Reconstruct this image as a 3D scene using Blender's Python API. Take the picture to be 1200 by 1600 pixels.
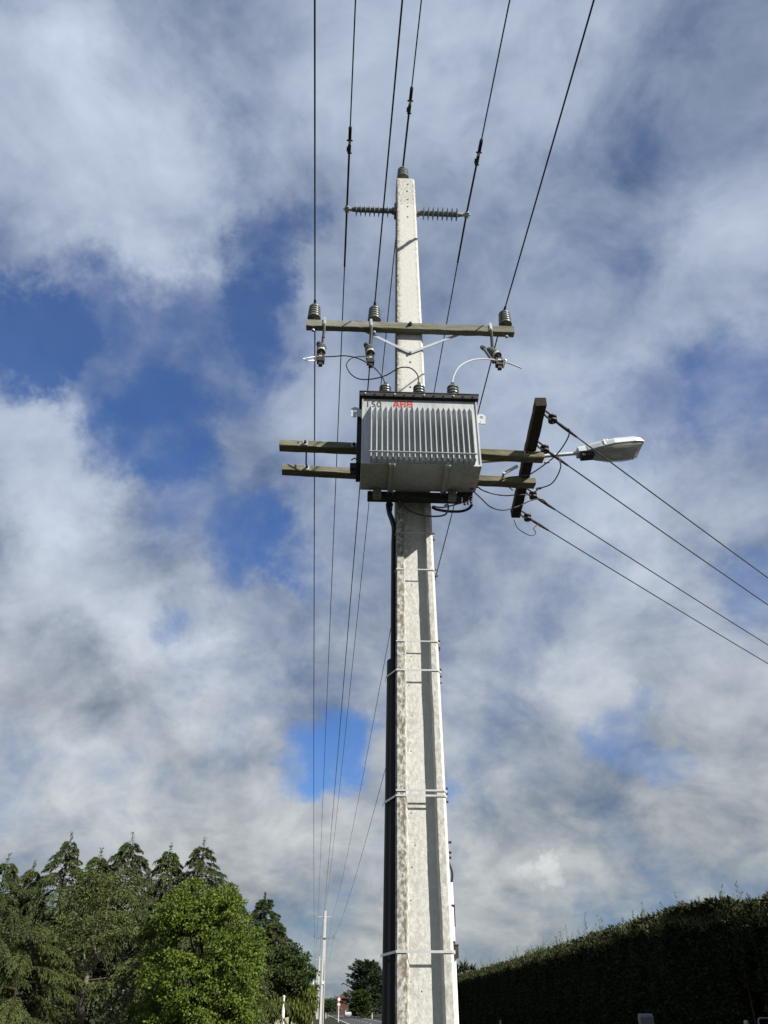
import bpy, bmesh, math, random
import numpy as np
from mathutils import Vector, Matrix

# ------------------------------------------------------------------ camera, sky, sun, exposure
scene = bpy.context.scene
for o in list(bpy.data.objects):
    bpy.data.objects.remove(o)
COL = scene.collection
EYE = 1.6
FPX = 1210.0                         # focal length in pixels of a 1200 x 1600 frame
HORIZON = 1577.0
PITCH = math.atan((HORIZON - 800.0) / FPX)
cam = bpy.data.cameras.new('camera')
cam.sensor_fit = 'VERTICAL'
cam.sensor_height = 36.0
cam.lens = 36.0 * FPX / 1600.0
cam.clip_start = 0.05
cam.clip_end = 8000.0
camo = bpy.data.objects.new('camera', cam)
COL.objects.link(camo)
camo.location = (0, 0, EYE)
camo.rotation_euler = (math.radians(90) + PITCH, 0, 0)
scene.camera = camo
scene.render.resolution_x = 768
scene.render.resolution_y = 1024
scene.view_settings.view_transform = 'Standard'
scene.view_settings.look = 'None'
scene.view_settings.gamma = 1.0
scene.view_settings.use_curve_mapping = False
scene.view_settings.exposure = 0.7

SUN_AZ = math.radians(53)            # measured from straight behind the camera towards the right
SUN_EL = math.radians(36)
SUN = Vector((math.sin(SUN_AZ) * math.cos(SUN_EL), -math.cos(SUN_AZ) * math.cos(SUN_EL), math.sin(SUN_EL)))
sun = bpy.data.lights.new('sun', 'SUN')
sun.energy = 5.0
sun.angle = math.radians(0.53)
sun.color = (1.0, 0.955, 0.87)
suno = bpy.data.objects.new('sun', sun)
COL.objects.link(suno)
suno.location = SUN * 50
suno.rotation_euler = SUN.to_track_quat('Z', 'Y').to_euler()

CT, ST = math.cos(PITCH), math.sin(PITCH)


def ray(px, py):
    u, v = (px - 600.0) / FPX, (800.0 - py) / FPX
    return Vector((u, CT - v * ST, ST + v * CT))


def at_y(px, py, Y):
    r = ray(px, py)
    return Vector((0, 0, EYE)) + r * (Y / r.y)


# --- world: Nishita sky with a broken cloud layer, laid out by direction
world = bpy.data.worlds.new('World')
scene.world = world
world.use_nodes = True
wn, wl = world.node_tree.nodes, world.node_tree.links
wn.clear()


def N(nodes, t, **kw):
    n = nodes.new(t)
    for k, v in kw.items():
        setattr(n, k, v)
    return n


def wmath(op, a, b=None, clamp=False):
    n = N(wn, 'ShaderNodeMath', operation=op, use_clamp=clamp)
    for i, x in enumerate((a, b)):
        if x is None:
            continue
        if isinstance(x, (int, float)):
            n.inputs[i].default_value = x
        else:
            wl.new(x, n.inputs[i])
    return n.outputs[0]


def wrange(x, a, b, c, d, smooth=True):
    n = N(wn, 'ShaderNodeMapRange', interpolation_type='SMOOTHSTEP' if smooth else 'LINEAR')
    wl.new(x, n.inputs['Value'])
    for k, v in (('From Min', a), ('From Max', b), ('To Min', c), ('To Max', d)):
        n.inputs[k].default_value = v
    return n.outputs[0]


def wmix(f, a, b):
    n = N(wn, 'ShaderNodeMix', data_type='RGBA')
    for s, x in ((n.inputs[0], f), (n.inputs[6], a), (n.inputs[7], b)):
        if hasattr(x, 'is_linked'):
            wl.new(x, s)
        elif isinstance(x, tuple):
            s.default_value = (*x, 1)
        else:
            s.default_value = x
    return n.outputs[2]


tc = N(wn, 'ShaderNodeTexCoord')
DIR = tc.outputs['Generated']
sep = N(wn, 'ShaderNodeSeparateXYZ')
wl.new(DIR, sep.inputs[0])
zc = wmath('MAXIMUM', sep.outputs[2], 0.0)
den = wmath('ADD', zc, 0.50)
flat = N(wn, 'ShaderNodeCombineXYZ')
wl.new(wmath('DIVIDE', sep.outputs[0], den), flat.inputs[0])
wl.new(wmath('DIVIDE', sep.outputs[1], den), flat.inputs[1])


def wnoise(vec, scale, detail, rough, off, dist=0.0):
    m = N(wn, 'ShaderNodeMapping')
    m.inputs['Location'].default_value = off
    wl.new(vec, m.inputs[0])
    n = N(wn, 'ShaderNodeTexNoise')
    n.inputs['Scale'].default_value = scale
    n.inputs['Detail'].default_value = detail
    n.inputs['Roughness'].default_value = rough
    n.inputs['Distortion'].default_value = dist
    wl.new(m.outputs[0], n.inputs['Vector'])
    return n


# soft warp so that the cloud fields below get torn, wispy borders
warp = wnoise(DIR, 5.0, 6.0, 0.66, (3.1, 1.7, 0.4))
wsub = N(wn, 'ShaderNodeVectorMath', operation='SUBTRACT')
wl.new(warp.outputs['Color'], wsub.inputs[0])
wsub.inputs[1].default_value = (0.5, 0.5, 0.5)
wsc = N(wn, 'ShaderNodeVectorMath', operation='SCALE')
wl.new(wsub.outputs[0], wsc.inputs[0])
wsc.inputs['Scale'].default_value = 0.23
wadd = N(wn, 'ShaderNodeVectorMath', operation='ADD')
wl.new(DIR, wadd.inputs[0])
wl.new(wsc.outputs[0], wadd.inputs[1])
wnorm = N(wn, 'ShaderNodeVectorMath', operation='NORMALIZE')
wl.new(wadd.outputs[0], wnorm.inputs[0])
WDIR = wnorm.outputs[0]


def field(blobs, start):
    acc = start
    for (px, py, rad, amp) in blobs:
        d = ray(px, py).normalized()
        dot = N(wn, 'ShaderNodeVectorMath', operation='DOT_PRODUCT')
        wl.new(WDIR, dot.inputs[0])
        dot.inputs[1].default_value = d
        ang = rad / FPX * 0.85
        acc = wmath('ADD', acc, wrange(dot.outputs['Value'], math.cos(ang), 1.0, 0.0, amp))
    return acc


# openings in the cloud layer (negative) and thicker banks (positive)
OPEN = [(430, 400, 120, -.55), (440, 500, 140, -.45), (330, 560, 170, -.45), (130, 540, 170, -.45), (330, 480, 130, -.25), (180, 430, 150, -.18), (20, 560, 120, -.4), (230, 690, 140, -.6), (300, 790, 120, -.35),
        (420, 860, 110, -.55), (480, 890, 80, -.35), (290, 990, 60, -.35), (480, 1195, 80, -.5), (540, 1190, 90, -.6), (595, 1185, 60, -.3),
        (1080, 130, 220, .10), (1150, 20, 150, .04), (960, 290, 200, -.10), (560, 420, 130, .40), (600, 300, 140, .15), (520, 650, 110, .2), (30, 540, 110, -.2), (340, 330, 90, -.12), (1170, 610, 130, -.5), (1000, 640, 140, -.36), (1180, 940, 90, -.4), (985, 1150, 80, -.38), (1060, 1230, 60, -.2), (710, 1255, 50, -.35),
        (1060, 1230, 70, -.2), (40, 110, 130, -.1), (250, 80, 120, -.08), (60, 470, 160, -.2), (340, 250, 140, -.18),
        (150, 250, 260, .3), (60, 740, 190, .45), (110, 960, 250, .4), (700, 200, 300, .1)]
BRIGHT = [(160, 240, 280, .46), (90, 150, 160, .1), (60, 730, 190, .58), (110, 960, 200, .40), (260, 1010, 150, .32), (340, 1110, 120, .25), (100, 1200, 170, .26), (470, 1270, 140, .2), (230, 1290, 120, .14),
          (850, 80, 220, .30), (600, 130, 220, .22), (700, 330, 200, .12), (872, 1378, 24, .26), (850, 1395, 20, .12), (870, 1400, 90, .08), (940, 1420, 120, .05), (1000, 420, 260, .04), (910, 500, 190, .10), (1000, 250, 200, .06), (1090, 300, 200, -.05), (820, 1120, 200, .16), (1000, 800, 220, .18),
          (950, 950, 260, .14), (740, 1000, 170, .08), (1150, 330, 200, .1), (520, 620, 160, .05), (680, 1340, 130, .16),
          (110, 1075, 140, -.30), (250, 1160, 150, -.08), (900, 1240, 240, -.06), (640, 1180, 200, .06), (1080, 130, 230, -.15), (960, 300, 160, -.12), (30, 110, 120, -.1), (280, 60, 120, -.1), (450, 1350, 200, -.06)]
n_big = wnoise(flat.outputs[0], 2.5, 5.0, 0.54, (4.2, 7.3, 1.0), 0.25)
n_mid = wnoise(flat.outputs[0], 6.5, 5.0, 0.57, (9.2, 2.3, 5.0), 0.35)
n_wisp = wnoise(DIR, 7.5, 5.0, 0.6, (1.2, 6.3, 2.0), 0.6)
n_fine = wnoise(flat.outputs[0], 17.0, 4.0, 0.62, (2.2, 5.3, 3.0), 0.5)
cover = wmath('ADD', wmath('MULTIPLY', wmath('SUBTRACT', n_big.outputs[0], 0.5), 0.7), 0.76)
cover = wmath('ADD', cover, wmath('MULTIPLY', wmath('SUBTRACT', n_fine.outputs[0], 0.5), 0.27))
cover = wmath('ADD', cover, wmath('MULTIPLY', wmath('SUBTRACT', n_mid.outputs[0], 0.5), 0.55))
cover = wmath('ADD', cover, wmath('MULTIPLY', wmath('SUBTRACT', n_wisp.outputs[0], 0.5), 0.7))
cover = field(OPEN, cover)
cover = wrange(cover, -0.10, 0.90, 0.10, 1.0)
bright = wmath('ADD', wmath('MULTIPLY', wmath('SUBTRACT', n_mid.outputs[0], 0.5), 1.35), 0.27)
bright = wmath('ADD', bright, wmath('MULTIPLY', wmath('SUBTRACT', n_fine.outputs[0], 0.5), 0.27))
bright = wmath('ADD', bright, wmath('MULTIPLY', wmath('SUBTRACT', n_wisp.outputs[0], 0.5), 0.6))
bright = wmath('ADD', bright, wmath('MULTIPLY', wmath('SUBTRACT', n_big.outputs[0], 0.5), 0.35))
bright = field(BRIGHT, bright)
bright = wrange(bright, -0.22, 1.0, 0.0, 1.0, False)
low = wrange(sep.outputs[2], 0.03, 0.62, 1.0, 0.0)              # clouds near the horizon: greyer, flatter light
WS = 0.10


def k(c, s=1.0):
    return tuple(x / WS * s for x in c)


CB = 0.60
hi = wmix(bright, k((.085, .135, .255), CB), k((.60, .685, .83), CB))
lo = wmix(bright, k((.075, .11, .145), CB), k((.84, .86, .85), CB))
cloud = wmix(low, hi, lo)
sky = N(wn, 'ShaderNodeTexSky', sky_type='NISHITA')
sky.sun_disc = False
sky.sun_elevation = SUN_EL
sky.sun_rotation = math.pi - SUN_AZ
sky.air_density = 1.0
sky.dust_density = 0.4
sky.ozone_density = 3.0
tint = N(wn, 'ShaderNodeMix', data_type='RGBA', blend_type='MULTIPLY')
tint.inputs[0].default_value = 1.0
wl.new(sky.outputs[0], tint.inputs[6])
tint.inputs[7].default_value = (.35, .55, .84, 1)
skyc = tint.outputs[2]
both = wmix(cover, skyc, cloud)
bg = N(wn, 'ShaderNodeBackground')
wl.new(both, bg.inputs['Color'])
bg.inputs['Strength'].default_value = WS
wo = N(wn, 'ShaderNodeOutputWorld')
wl.new(bg.outputs[0], wo.inputs[0])
world.cycles.sampling_method = 'MANUAL'
world.cycles.sample_map_resolution = 512

# ------------------------------------------------------------------ materials
MATS = {}


def material(name, cols, rough=0.8, metal=0.0, scales=(6.0, 40.0), bump=0.0, bump_scale=60.0, translucent=0.0, stretch=(1, 1, 1), stain=None, spec=0.4, contrast=0.22):
    """two or three real surface colours mixed by layered noise in object space"""
    m = bpy.data.materials.new(name)
    m.use_nodes = True
    nt = m.node_tree
    ns, ls = nt.nodes, nt.links
    p = ns['Principled BSDF']
    t = ns.new('ShaderNodeTexCoord')
    mp = ns.new('ShaderNodeMapping')
    mp.inputs['Scale'].default_value = stretch
    ls.new(t.outputs['Object'], mp.inputs[0])

    def noise(s, d=6.0):
        n = ns.new('ShaderNodeTexNoise')
        n.inputs['Scale'].default_value = s
        n.inputs['Detail'].default_value = d
        n.inputs['Roughness'].default_value = 0.6
        ls.new(mp.outputs[0], n.inputs['Vector'])
        return n.outputs[0]

    def rng(x, a, b):
        r = ns.new('ShaderNodeMapRange')
        ls.new(x, r.inputs[0])
        r.inputs[1].default_value, r.inputs[2].default_value = a, b
        return r.outputs[0]

    def mix(f, a, b):
        n = ns.new('ShaderNodeMix')
        n.data_type = 'RGBA'
        for s, x in ((n.inputs[0], f), (n.inputs[6], a), (n.inputs[7], b)):
            if isinstance(x, tuple):
                s.default_value = (*x, 1)
            else:
                ls.new(x, s)
        return n.outputs[2]

    c = mix(rng(noise(scales[0]), 0.5 - contrast, 0.5 + contrast), cols[0], cols[1])
    if len(cols) > 2:
        c = mix(rng(noise(scales[1], 4.0), 0.5, 0.5 + contrast * 1.3), c, cols[2])
    if stain:                                       # weathering painted by a point attribute and broken up by noise
        a = ns.new('ShaderNodeAttribute')
        a.attribute_name = 'stain'
        mul = ns.new('ShaderNodeMath')
        mul.operation = 'MULTIPLY'
        ls.new(a.outputs['Fac'], mul.inputs[0])
        ls.new(rng(noise(stain[1], 8.0), stain[2], stain[3]), mul.inputs[1])
        c = mix(mul.outputs[0], c, stain[0])
    ls.new(c, p.inputs['Base Color'])
    p.inputs['Roughness'].default_value = rough
    p.inputs['Metallic'].default_value = metal
    p.inputs['Specular IOR Level'].default_value = spec
    if bump:
        b = ns.new('ShaderNodeBump')
        b.inputs['Strength'].default_value = bump
        b.inputs['Distance'].default_value = 0.01
        ls.new(noise(bump_scale, 5.0), b.inputs['Height'])
        ls.new(b.outputs[0], p.inputs['Normal'])
    if translucent:
        tr = ns.new('ShaderNodeBsdfTranslucent')
        ls.new(c, tr.inputs[0])
        ms = ns.new('ShaderNodeMixShader')
        ms.inputs[0].default_value = translucent
        ls.new(p.outputs[0], ms.inputs[1])
        ls.new(tr.outputs[0], ms.inputs[2])
        ls.new(ms.outputs[0], ns['Material Output'].inputs[0])
    MATS[name] = m
    return m


M_CONC = material('concrete', [(.615, .615, .588), (.555, .553, .522), (.485, .48, .448)], .92, scales=(3.2, 55), bump=.35, bump_scale=130, stretch=(1, 1, .62), stain=((.165, .148, .115), 42.0, .32, .62), spec=.2, contrast=.27)
M_CONC2 = material('pale_concrete', [(.50, .495, .47), (.42, .41, .385)], .9, scales=(.8, 9), spec=.2)
M_TIMBER = material('weathered_timber', [(.235, .235, .21), (.13, .13, .108), (.16, .17, .075)], .9, scales=(7, 5), bump=.7, bump_scale=30, stretch=(.22, 1, 1.6), spec=.15, contrast=.16)
M_TIMBER2 = material('mossy_timber', [(.215, .21, .165), (.095, .088, .06), (.15, .15, .045)], .92, scales=(9, 6), bump=.8, bump_scale=34, stretch=(.25, 1, 1.6), spec=.15, contrast=.15)
M_TIMBER3 = material('dark_creosoted_timber', [(.045, .036, .027), (.025, .021, .017), (.09, .05, .025)], .9, scales=(6, 12), bump=.7, bump_scale=34, stretch=(1, .25, 1.4), spec=.15)
M_GALV = material('galvanised_steel', [(.50, .53, .54), (.36, .39, .40), (.58, .60, .61)], .48, .55, scales=(5, 22), bump=.06, bump_scale=40)
M_PAINT = material('grey_tank_paint', [(.50, .52, .52), (.38, .40, .405), (.30, .305, .29)], .42, .40, scales=(7, 22), bump=.05, bump_scale=30, stretch=(1, 1, .16), contrast=.2)
M_STEEL = material('dull_steel', [(.26, .27, .27), (.15, .155, .155), (.34, .34, .33)], .55, .5, scales=(8, 30))
M_DARK = material('dark_fitting', [(.035, .033, .03), (.02, .02, .02), (.07, .055, .04)], .6, .2, scales=(12, 30))
M_BLACK = material('black_plastic', [(.008, .008, .009), (.012, .012, .013)], .5, spec=.25)
M_WIRE = material('dark_conductor', [(.022, .021, .022), (.04, .038, .037)], .65, .2, scales=(3, 10))
M_BARE = material('bare_aluminium_wire', [(.50, .50, .50), (.40, .40, .40)], .45, .5)
M_INSUL = material('grey_glazed_porcelain', [(.125, .135, .125), (.09, .10, .095), (.15, .16, .15)], .32, scales=(9, 25))
M_POLY = material('grey_polymer', [(.22, .24, .245), (.17, .19, .195)], .5)
M_PALE = material('pale_porcelain', [(.52, .51, .47), (.42, .41, .38)], .35)
M_STRAP = material('bright_strap', [(.58, .59, .58), (.40, .41, .41)], .45, .3)
M_WHITE = material('white_paint', [(.76, .76, .73), (.68, .68, .64)], .6)
M_RED = material('red_paint', [(.46, .035, .02), (.36, .03, .02)], .5)
M_INK = material('black_lettering', [(.02, .02, .02), (.03, .03, .03)], .6)
M_LUM = material('grey_luminaire_cast', [(.52, .55, .57), (.42, .45, .47), (.60, .62, .63)], .45, .2, scales=(5, 20))
M_GREEN_WIRE = material('green_earth_wire', [(.10, .11, .03), (.07, .08, .03)], .6)
M_RUST = material('red_phase_cover', [(.34, .05, .03), (.22, .04, .03)], .6)
M_HOLE = material('bolt_hole', [(.012, .011, .01), (.02, .018, .016)], .95)
M_BARK = material('grey_bark', [(.19, .155, .115), (.10, .082, .06), (.26, .22, .17)], .95, scales=(3, 14), bump=.6, bump_scale=18, stretch=(1, 1, .3), spec=.1)
M_BARKD = material('dark_bark', [(.055, .045, .032), (.035, .028, .02)], .95, scales=(3, 14), bump=.5, bump_scale=18, spec=.1)
M_CEDAR = material('cedar_needles', [(.076, .097, .032), (.038, .056, .021), (.135, .150, .056)], .6, scales=(1.1, 6), translucent=.12, spec=.2)
M_CEDAR2 = material('yellow_green_cedar_needles', [(.095, .115, .032), (.047, .066, .022), (.150, .165, .055)], .6, scales=(1.1, 6), translucent=.12, spec=.2)
M_DEEP = material('deep_green_needles', [(.032, .05, .02), (.018, .032, .014), (.05, .065, .025)], .65, scales=(1.0, 6), translucent=.2, spec=.2)
M_MAPLE = material('fresh_maple_leaves', [(.120, .168, .026), (.072, .115, .018), (.20, .24, .06)], .5, scales=(.9, 5), translucent=.30, spec=.12)
M_MACRO = material('cypress_sprays', [(.05, .078, .02), (.03, .05, .015), (.085, .10, .025)], .6, scales=(.9, 5), translucent=.22, spec=.2)
M_MACROY = material('yellow_cypress_sprays', [(.115, .135, .025), (.065, .085, .02), (.15, .15, .03)], .6, scales=(.9, 5), translucent=.25, spec=.2)
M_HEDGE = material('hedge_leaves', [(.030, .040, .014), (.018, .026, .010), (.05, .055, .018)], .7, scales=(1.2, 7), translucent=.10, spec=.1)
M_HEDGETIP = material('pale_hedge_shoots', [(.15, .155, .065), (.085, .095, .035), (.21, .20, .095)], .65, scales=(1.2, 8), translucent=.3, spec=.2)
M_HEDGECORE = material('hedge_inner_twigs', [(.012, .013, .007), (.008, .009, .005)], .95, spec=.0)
M_GRASS = material('verge_grass', [(.033, .037, .019), (.024, .027, .015), (.044, .046, .026)], .95, scales=(.35, 5), bump=.5, bump_scale=30, spec=.1)
M_ASPHALT = material('asphalt', [(.062, .062, .064), (.045, .045, .047), (.085, .083, .08)], .85, scales=(.7, 60), bump=.3, bump_scale=90, spec=.3)
M_LINE = material('road_marking_paint', [(.72, .72, .68), (.55, .55, .52)], .7, scales=(2, 15))
M_FENCE = material('grey_paling', [(.27, .26, .24), (.18, .175, .16), (.33, .32, .29)], .9, scales=(2, 12), spec=.15)
M_FENCEP = material('pale_fence_post', [(.42, .40, .30), (.33, .31, .22)], .9, scales=(2, 12), spec=.15)
M_BRICK = material('red_brick', [(.12, .055, .04), (.085, .042, .032)], .9, scales=(1.5, 8), spec=.15)
M_ROOF = material('brown_roof_tiles', [(.075, .048, .04), (.055, .036, .03)], .85, scales=(1.5, 8), spec=.2)
M_GLASS = material('window_glass', [(.02, .025, .03), (.03, .035, .04)], .1)
M_CARP = material('silver_car_paint', [(.62, .64, .66), (.58, .60, .62)], .25, .3)
M_TYRE = material('tyre_rubber', [(.015, .015, .015), (.022, .022, .022)], .8)
M_LID = material('dark_lid_paint', [(.020, .021, .021), (.013, .014, .014), (.04, .04, .038)], .7, scales=(5, 25))
M_BOXM = material('letterbox_paint', [(.15, .165, .17), (.11, .12, .125)], .5, .2)


def lens_material():
    m = bpy.data.materials.new('prismatic_lens')
    m.use_nodes = True
    ns, ls = m.node_tree.nodes, m.node_tree.links
    p = ns['Principled BSDF']
    p.inputs['Base Color'].default_value = (.62, .64, .64, 1)
    p.inputs['Roughness'].default_value = .25
    tr = ns.new('ShaderNodeBsdfTransparent')
    tl = ns.new('ShaderNodeBsdfTranslucent')
    tl.inputs[0].default_value = (.7, .7, .68, 1)
    a = ns.new('ShaderNodeMixShader')
    a.inputs[0].default_value = .5
    ls.new(p.outputs[0], a.inputs[1])
    ls.new(tl.outputs[0], a.inputs[2])
    b = ns.new('ShaderNodeMixShader')
    b.inputs[0].default_value = .42
    ls.new(a.outputs[0], b.inputs[1])
    ls.new(tr.outputs[0], b.inputs[2])
    ls.new(b.outputs[0], ns['Material Output'].inputs[0])
    return m


M_LENS = lens_material()

# ------------------------------------------------------------------ mesh helpers
rnd = random.Random(11)
Z = Vector((0, 0, 1))


class MB:
    """collects shapes into one mesh"""

    def __init__(self):
        self.v, self.f = [], []

    def add(self, vs, fs):
        b = len(self.v)
        self.v += [tuple(x) for x in vs]
        self.f += [tuple(i + b for i in f) for f in fs]
        return self

    def box(self, c, s, ax=None):
        ax = ax or (Vector((1, 0, 0)), Vector((0, 1, 0)), Z)
        c = Vector(c)
        vs = [c + ax[0] * (s[0] / 2 * i) + ax[1] * (s[1] / 2 * j) + ax[2] * (s[2] / 2 * q) for q in (-1, 1) for j in (-1, 1) for i in (-1, 1)]
        return self.add(vs, [(0, 2, 3, 1), (4, 5, 7, 6), (0, 1, 5, 4), (2, 6, 7, 3), (0, 4, 6, 2), (1, 3, 7, 5)])

    def hexa(self, p):
        """eight corners: bottom ring of four, top ring of four"""
        return self.add(p, [(3, 2, 1, 0), (4, 5, 6, 7), (0, 1, 5, 4), (1, 2, 6, 5), (2, 3, 7, 6), (3, 0, 4, 7)])

    def lathe(self, o, axis, prof, n=16, cap=True):
        o, a = Vector(o), Vector(axis).normalized()
        x = a.orthogonal().normalized()
        y = a.cross(x)
        vs, fs = [], []
        for (r, t) in prof:
            for i in range(n):
                w = 2 * math.pi * i / n
                vs.append(o + a * t + (x * math.cos(w) + y * math.sin(w)) * r)
        for j in range(len(prof) - 1):
            for i in range(n):
                q = (i + 1) % n
                fs.append((j * n + i, j * n + q, (j + 1) * n + q, (j + 1) * n + i))
        if cap:
            fs.append(tuple(range(n - 1, -1, -1)))
            fs.append(tuple(range((len(prof) - 1) * n, len(prof) * n)))
        return self.add(vs, fs)

    def cyl(self, p0, p1, r0, r1=None, n=10):
        p0, p1 = Vector(p0), Vector(p1)
        return self.lathe(p0, p1 - p0, [(r0, 0), (r0 if r1 is None else r1, (p1 - p0).length)], n)

    def tube(self, pts, r, n=6):
        pts = [Vector(p) for p in pts]
        rs = r if isinstance(r, (list, tuple)) else [r] * len(pts)
        vs, fs = [], []
        x = None
        for i, p in enumerate(pts):
            d = (pts[min(i + 1, len(pts) - 1)] - pts[max(i - 1, 0)])
            d = d.normalized() if d.length > 1e-9 else Z.copy()
            if x is None:
                x = d.orthogonal().normalized()
            else:
                x = (x - d * x.dot(d))
                x = x.normalized() if x.length > 1e-6 else d.orthogonal().normalized()
            y = d.cross(x)
            for q in range(n):
                w = 2 * math.pi * q / n
                vs.append(p + (x * math.cos(w) + y * math.sin(w)) * rs[i])
        for j in range(len(pts) - 1):
            for q in range(n):
                e = (q + 1) % n
                fs.append((j * n + q, j * n + e, (j + 1) * n + e, (j + 1) * n + q))
        fs.append(tuple(range(n - 1, -1, -1)))
        fs.append(tuple(range((len(pts) - 1) * n, len(pts) * n)))
        return self.add(vs, fs)

    def build(self, name, mat, parent=None, loc=None, smooth=False, bevel=0.0):
        L = Vector(loc) if loc is not None else Vector((0, 0, 0))
        me = bpy.data.meshes.new(name)
        me.from_pydata([(x - L.x, y - L.y, z - L.z) for (x, y, z) in self.v], [], self.f)
        me.update()
        if bevel:
            bm = bmesh.new()
            bm.from_mesh(me)
            ed = [e for e in bm.edges if len(e.link_faces) == 2 and e.calc_face_angle(0) > 0.6]
            bmesh.ops.bevel(bm, geom=ed, offset=bevel, segments=2, affect='EDGES', profile=0.6)
            bm.to_mesh(me)
            bm.free()
        me.materials.append(mat)
        if smooth:
            me.shade_smooth()
            try:
                me.set_sharp_from_angle(angle=math.radians(38))
            except Exception:
                pass
        o = bpy.data.objects.new(name, me)
        COL.objects.link(o)
        if parent is not None:
            o.parent = parent
        else:
            o.location = L
        return o


WORLD_OF = {}


def tag(o, label, cat=None, group=None, kind=None):
    o['label'] = label
    if cat:
        o['category'] = cat
    if group:
        o['group'] = group
    if kind:
        o['kind'] = kind
    return o


def thing(name, label, cat, loc, group=None):
    o = bpy.data.objects.new(name, None)
    o.empty_display_size = .2
    COL.objects.link(o)
    o.location = loc
    WORLD_OF[o.name] = Vector(loc)
    return tag(o, label, cat, group)


def part(mb, name, mat, parent, smooth=False, bevel=0.0):
    """mesh given in world coordinates -> child of a thing (or of a part)"""
    top = parent
    while top.parent is not None:
        top = top.parent
    L = WORLD_OF[top.name]
    me_o = MB.build(mb, name, mat, None, L, smooth, bevel)
    me_o.location = (0, 0, 0)
    me_o.parent = parent
    return me_o


def alone(mb, name, mat, label, cat, loc, group=None, smooth=False, bevel=0.0):
    o = mb.build(name, mat, None, loc, smooth, bevel)
    WORLD_OF[o.name] = Vector(loc)
    return tag(o, label, cat, group)


def catenary(a, b, sag, n=24):
    a, b = Vector(a), Vector(b)
    return [a.lerp(b, i / n) - Z * (4 * sag * (i / n) * (1 - i / n)) for i in range(n + 1)]


def smooth_path(pts, n=8):
    """Catmull-Rom through the points"""
    p = [Vector(x) for x in pts]
    p = [p[0] * 2 - p[1]] + p + [p[-1] * 2 - p[-2]]
    out = []
    for i in range(1, len(p) - 2):
        for j in range(n):
            t = j / n
            a, b, c, d = p[i - 1], p[i], p[i + 1], p[i + 2]
            out.append(.5 * ((2 * b) + (c - a) * t + (2 * a - 5 * b + 4 * c - d) * t * t + (3 * b - a - 3 * c + d) * t ** 3))
    out.append(p[-2])
    return out


# frame of the pole: a along the crossarms, b away from the viewer, h above ground
EPS = 0.045
TA = Vector((math.cos(EPS), math.sin(EPS), 0))
TB = Vector((-math.sin(EPS), math.cos(EPS), 0))
O0 = Vector((0.275, 6.0, 0))
AX = (TA, TB, Z)


def P(a, b, h):
    return O0 + TA * a + TB * b + Z * h


def hit(px, py, b):
    """the point of the plane b = const seen at a photograph pixel"""
    r = ray(px, py)
    e = Vector((0, 0, EYE))
    t = (b - (e - O0).dot(TB)) / r.dot(TB)
    return e + r * t


def ah(px, py, b):
    q = hit(px, py, b) - O0
    return q.dot(TA), q.z


# road frame: d metres along the road, lat metres to its right
VD = Vector((-0.0764, 0.99708, 0))
VR = Vector((0.99708, 0.0764, 0))


def R(lat, d, h=0.0):
    return VR * lat + VD * d + Z * h


# ------------------------------------------------------------------ ground and road
mb = MB()
n = 30
mb.add([(-3000, -3000, 0), (3000, -3000, 0), (3000, 4000, 0), (-3000, 4000, 0)], [(0, 1, 2, 3)])
g = mb.build('ground', M_GRASS)
g['kind'] = 'structure'


def road_pts(lat, h, d0=-150, d1=270, bend=170):
    out = [R(lat, d, h) for d in np.linspace(d0, d1, 40)]
    rad = bend - lat                                  # then a bend to the right
    c = R(bend, d1, h)
    for i in range(1, 25):
        w = i / 24 * math.radians(75)
        out.append(c - VR * (rad * math.cos(w)) + VD * (rad * math.sin(w)))
    return out


def ribbon(name, l0, l1, h, mat):
    a, b = road_pts(l0, h), road_pts(l1, h)
    m = MB()
    m.add(a + b, [(i, len(a) + i, len(a) + i + 1, i + 1) for i in range(len(a) - 1)])
    o = m.build(name, mat)
    o['kind'] = 'structure'
    return o


road = ribbon('road', 4.3, 10.9, .006, M_ASPHALT)
for (l0, l1, nm) in ((4.55, 4.67, 'edge_line'), (10.5, 10.62, 'edge_line')):
    a, b = road_pts(l0, .011), road_pts(l1, .011)
    m = MB().add(a + b, [(i, len(a) + i, len(a) + i + 1, i + 1) for i in range(len(a) - 1)])
    o = m.build(nm, M_LINE)
    o.parent = road
dash = MB().add([R(7.5, 0, .011), R(7.64, 0, .011), R(7.64, 3, .011), R(7.5, 3, .011)], [(0, 1, 2, 3)]).build('centre_dash', M_LINE)
dash.parent = road
for i in range(1, 27):
    c = dash.copy()
    COL.objects.link(c)
    c.parent = road
    c.location = VD * (10.0 * i)

# ------------------------------------------------------------------ the concrete pole
POLE_H = 10.5


def pole_w(h):
    return .435 - .0195 * h


def pole_d(h):
    return .36 - .0125 * h


H_REC = 5.95                                          # the front recess runs out behind the transformer


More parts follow.
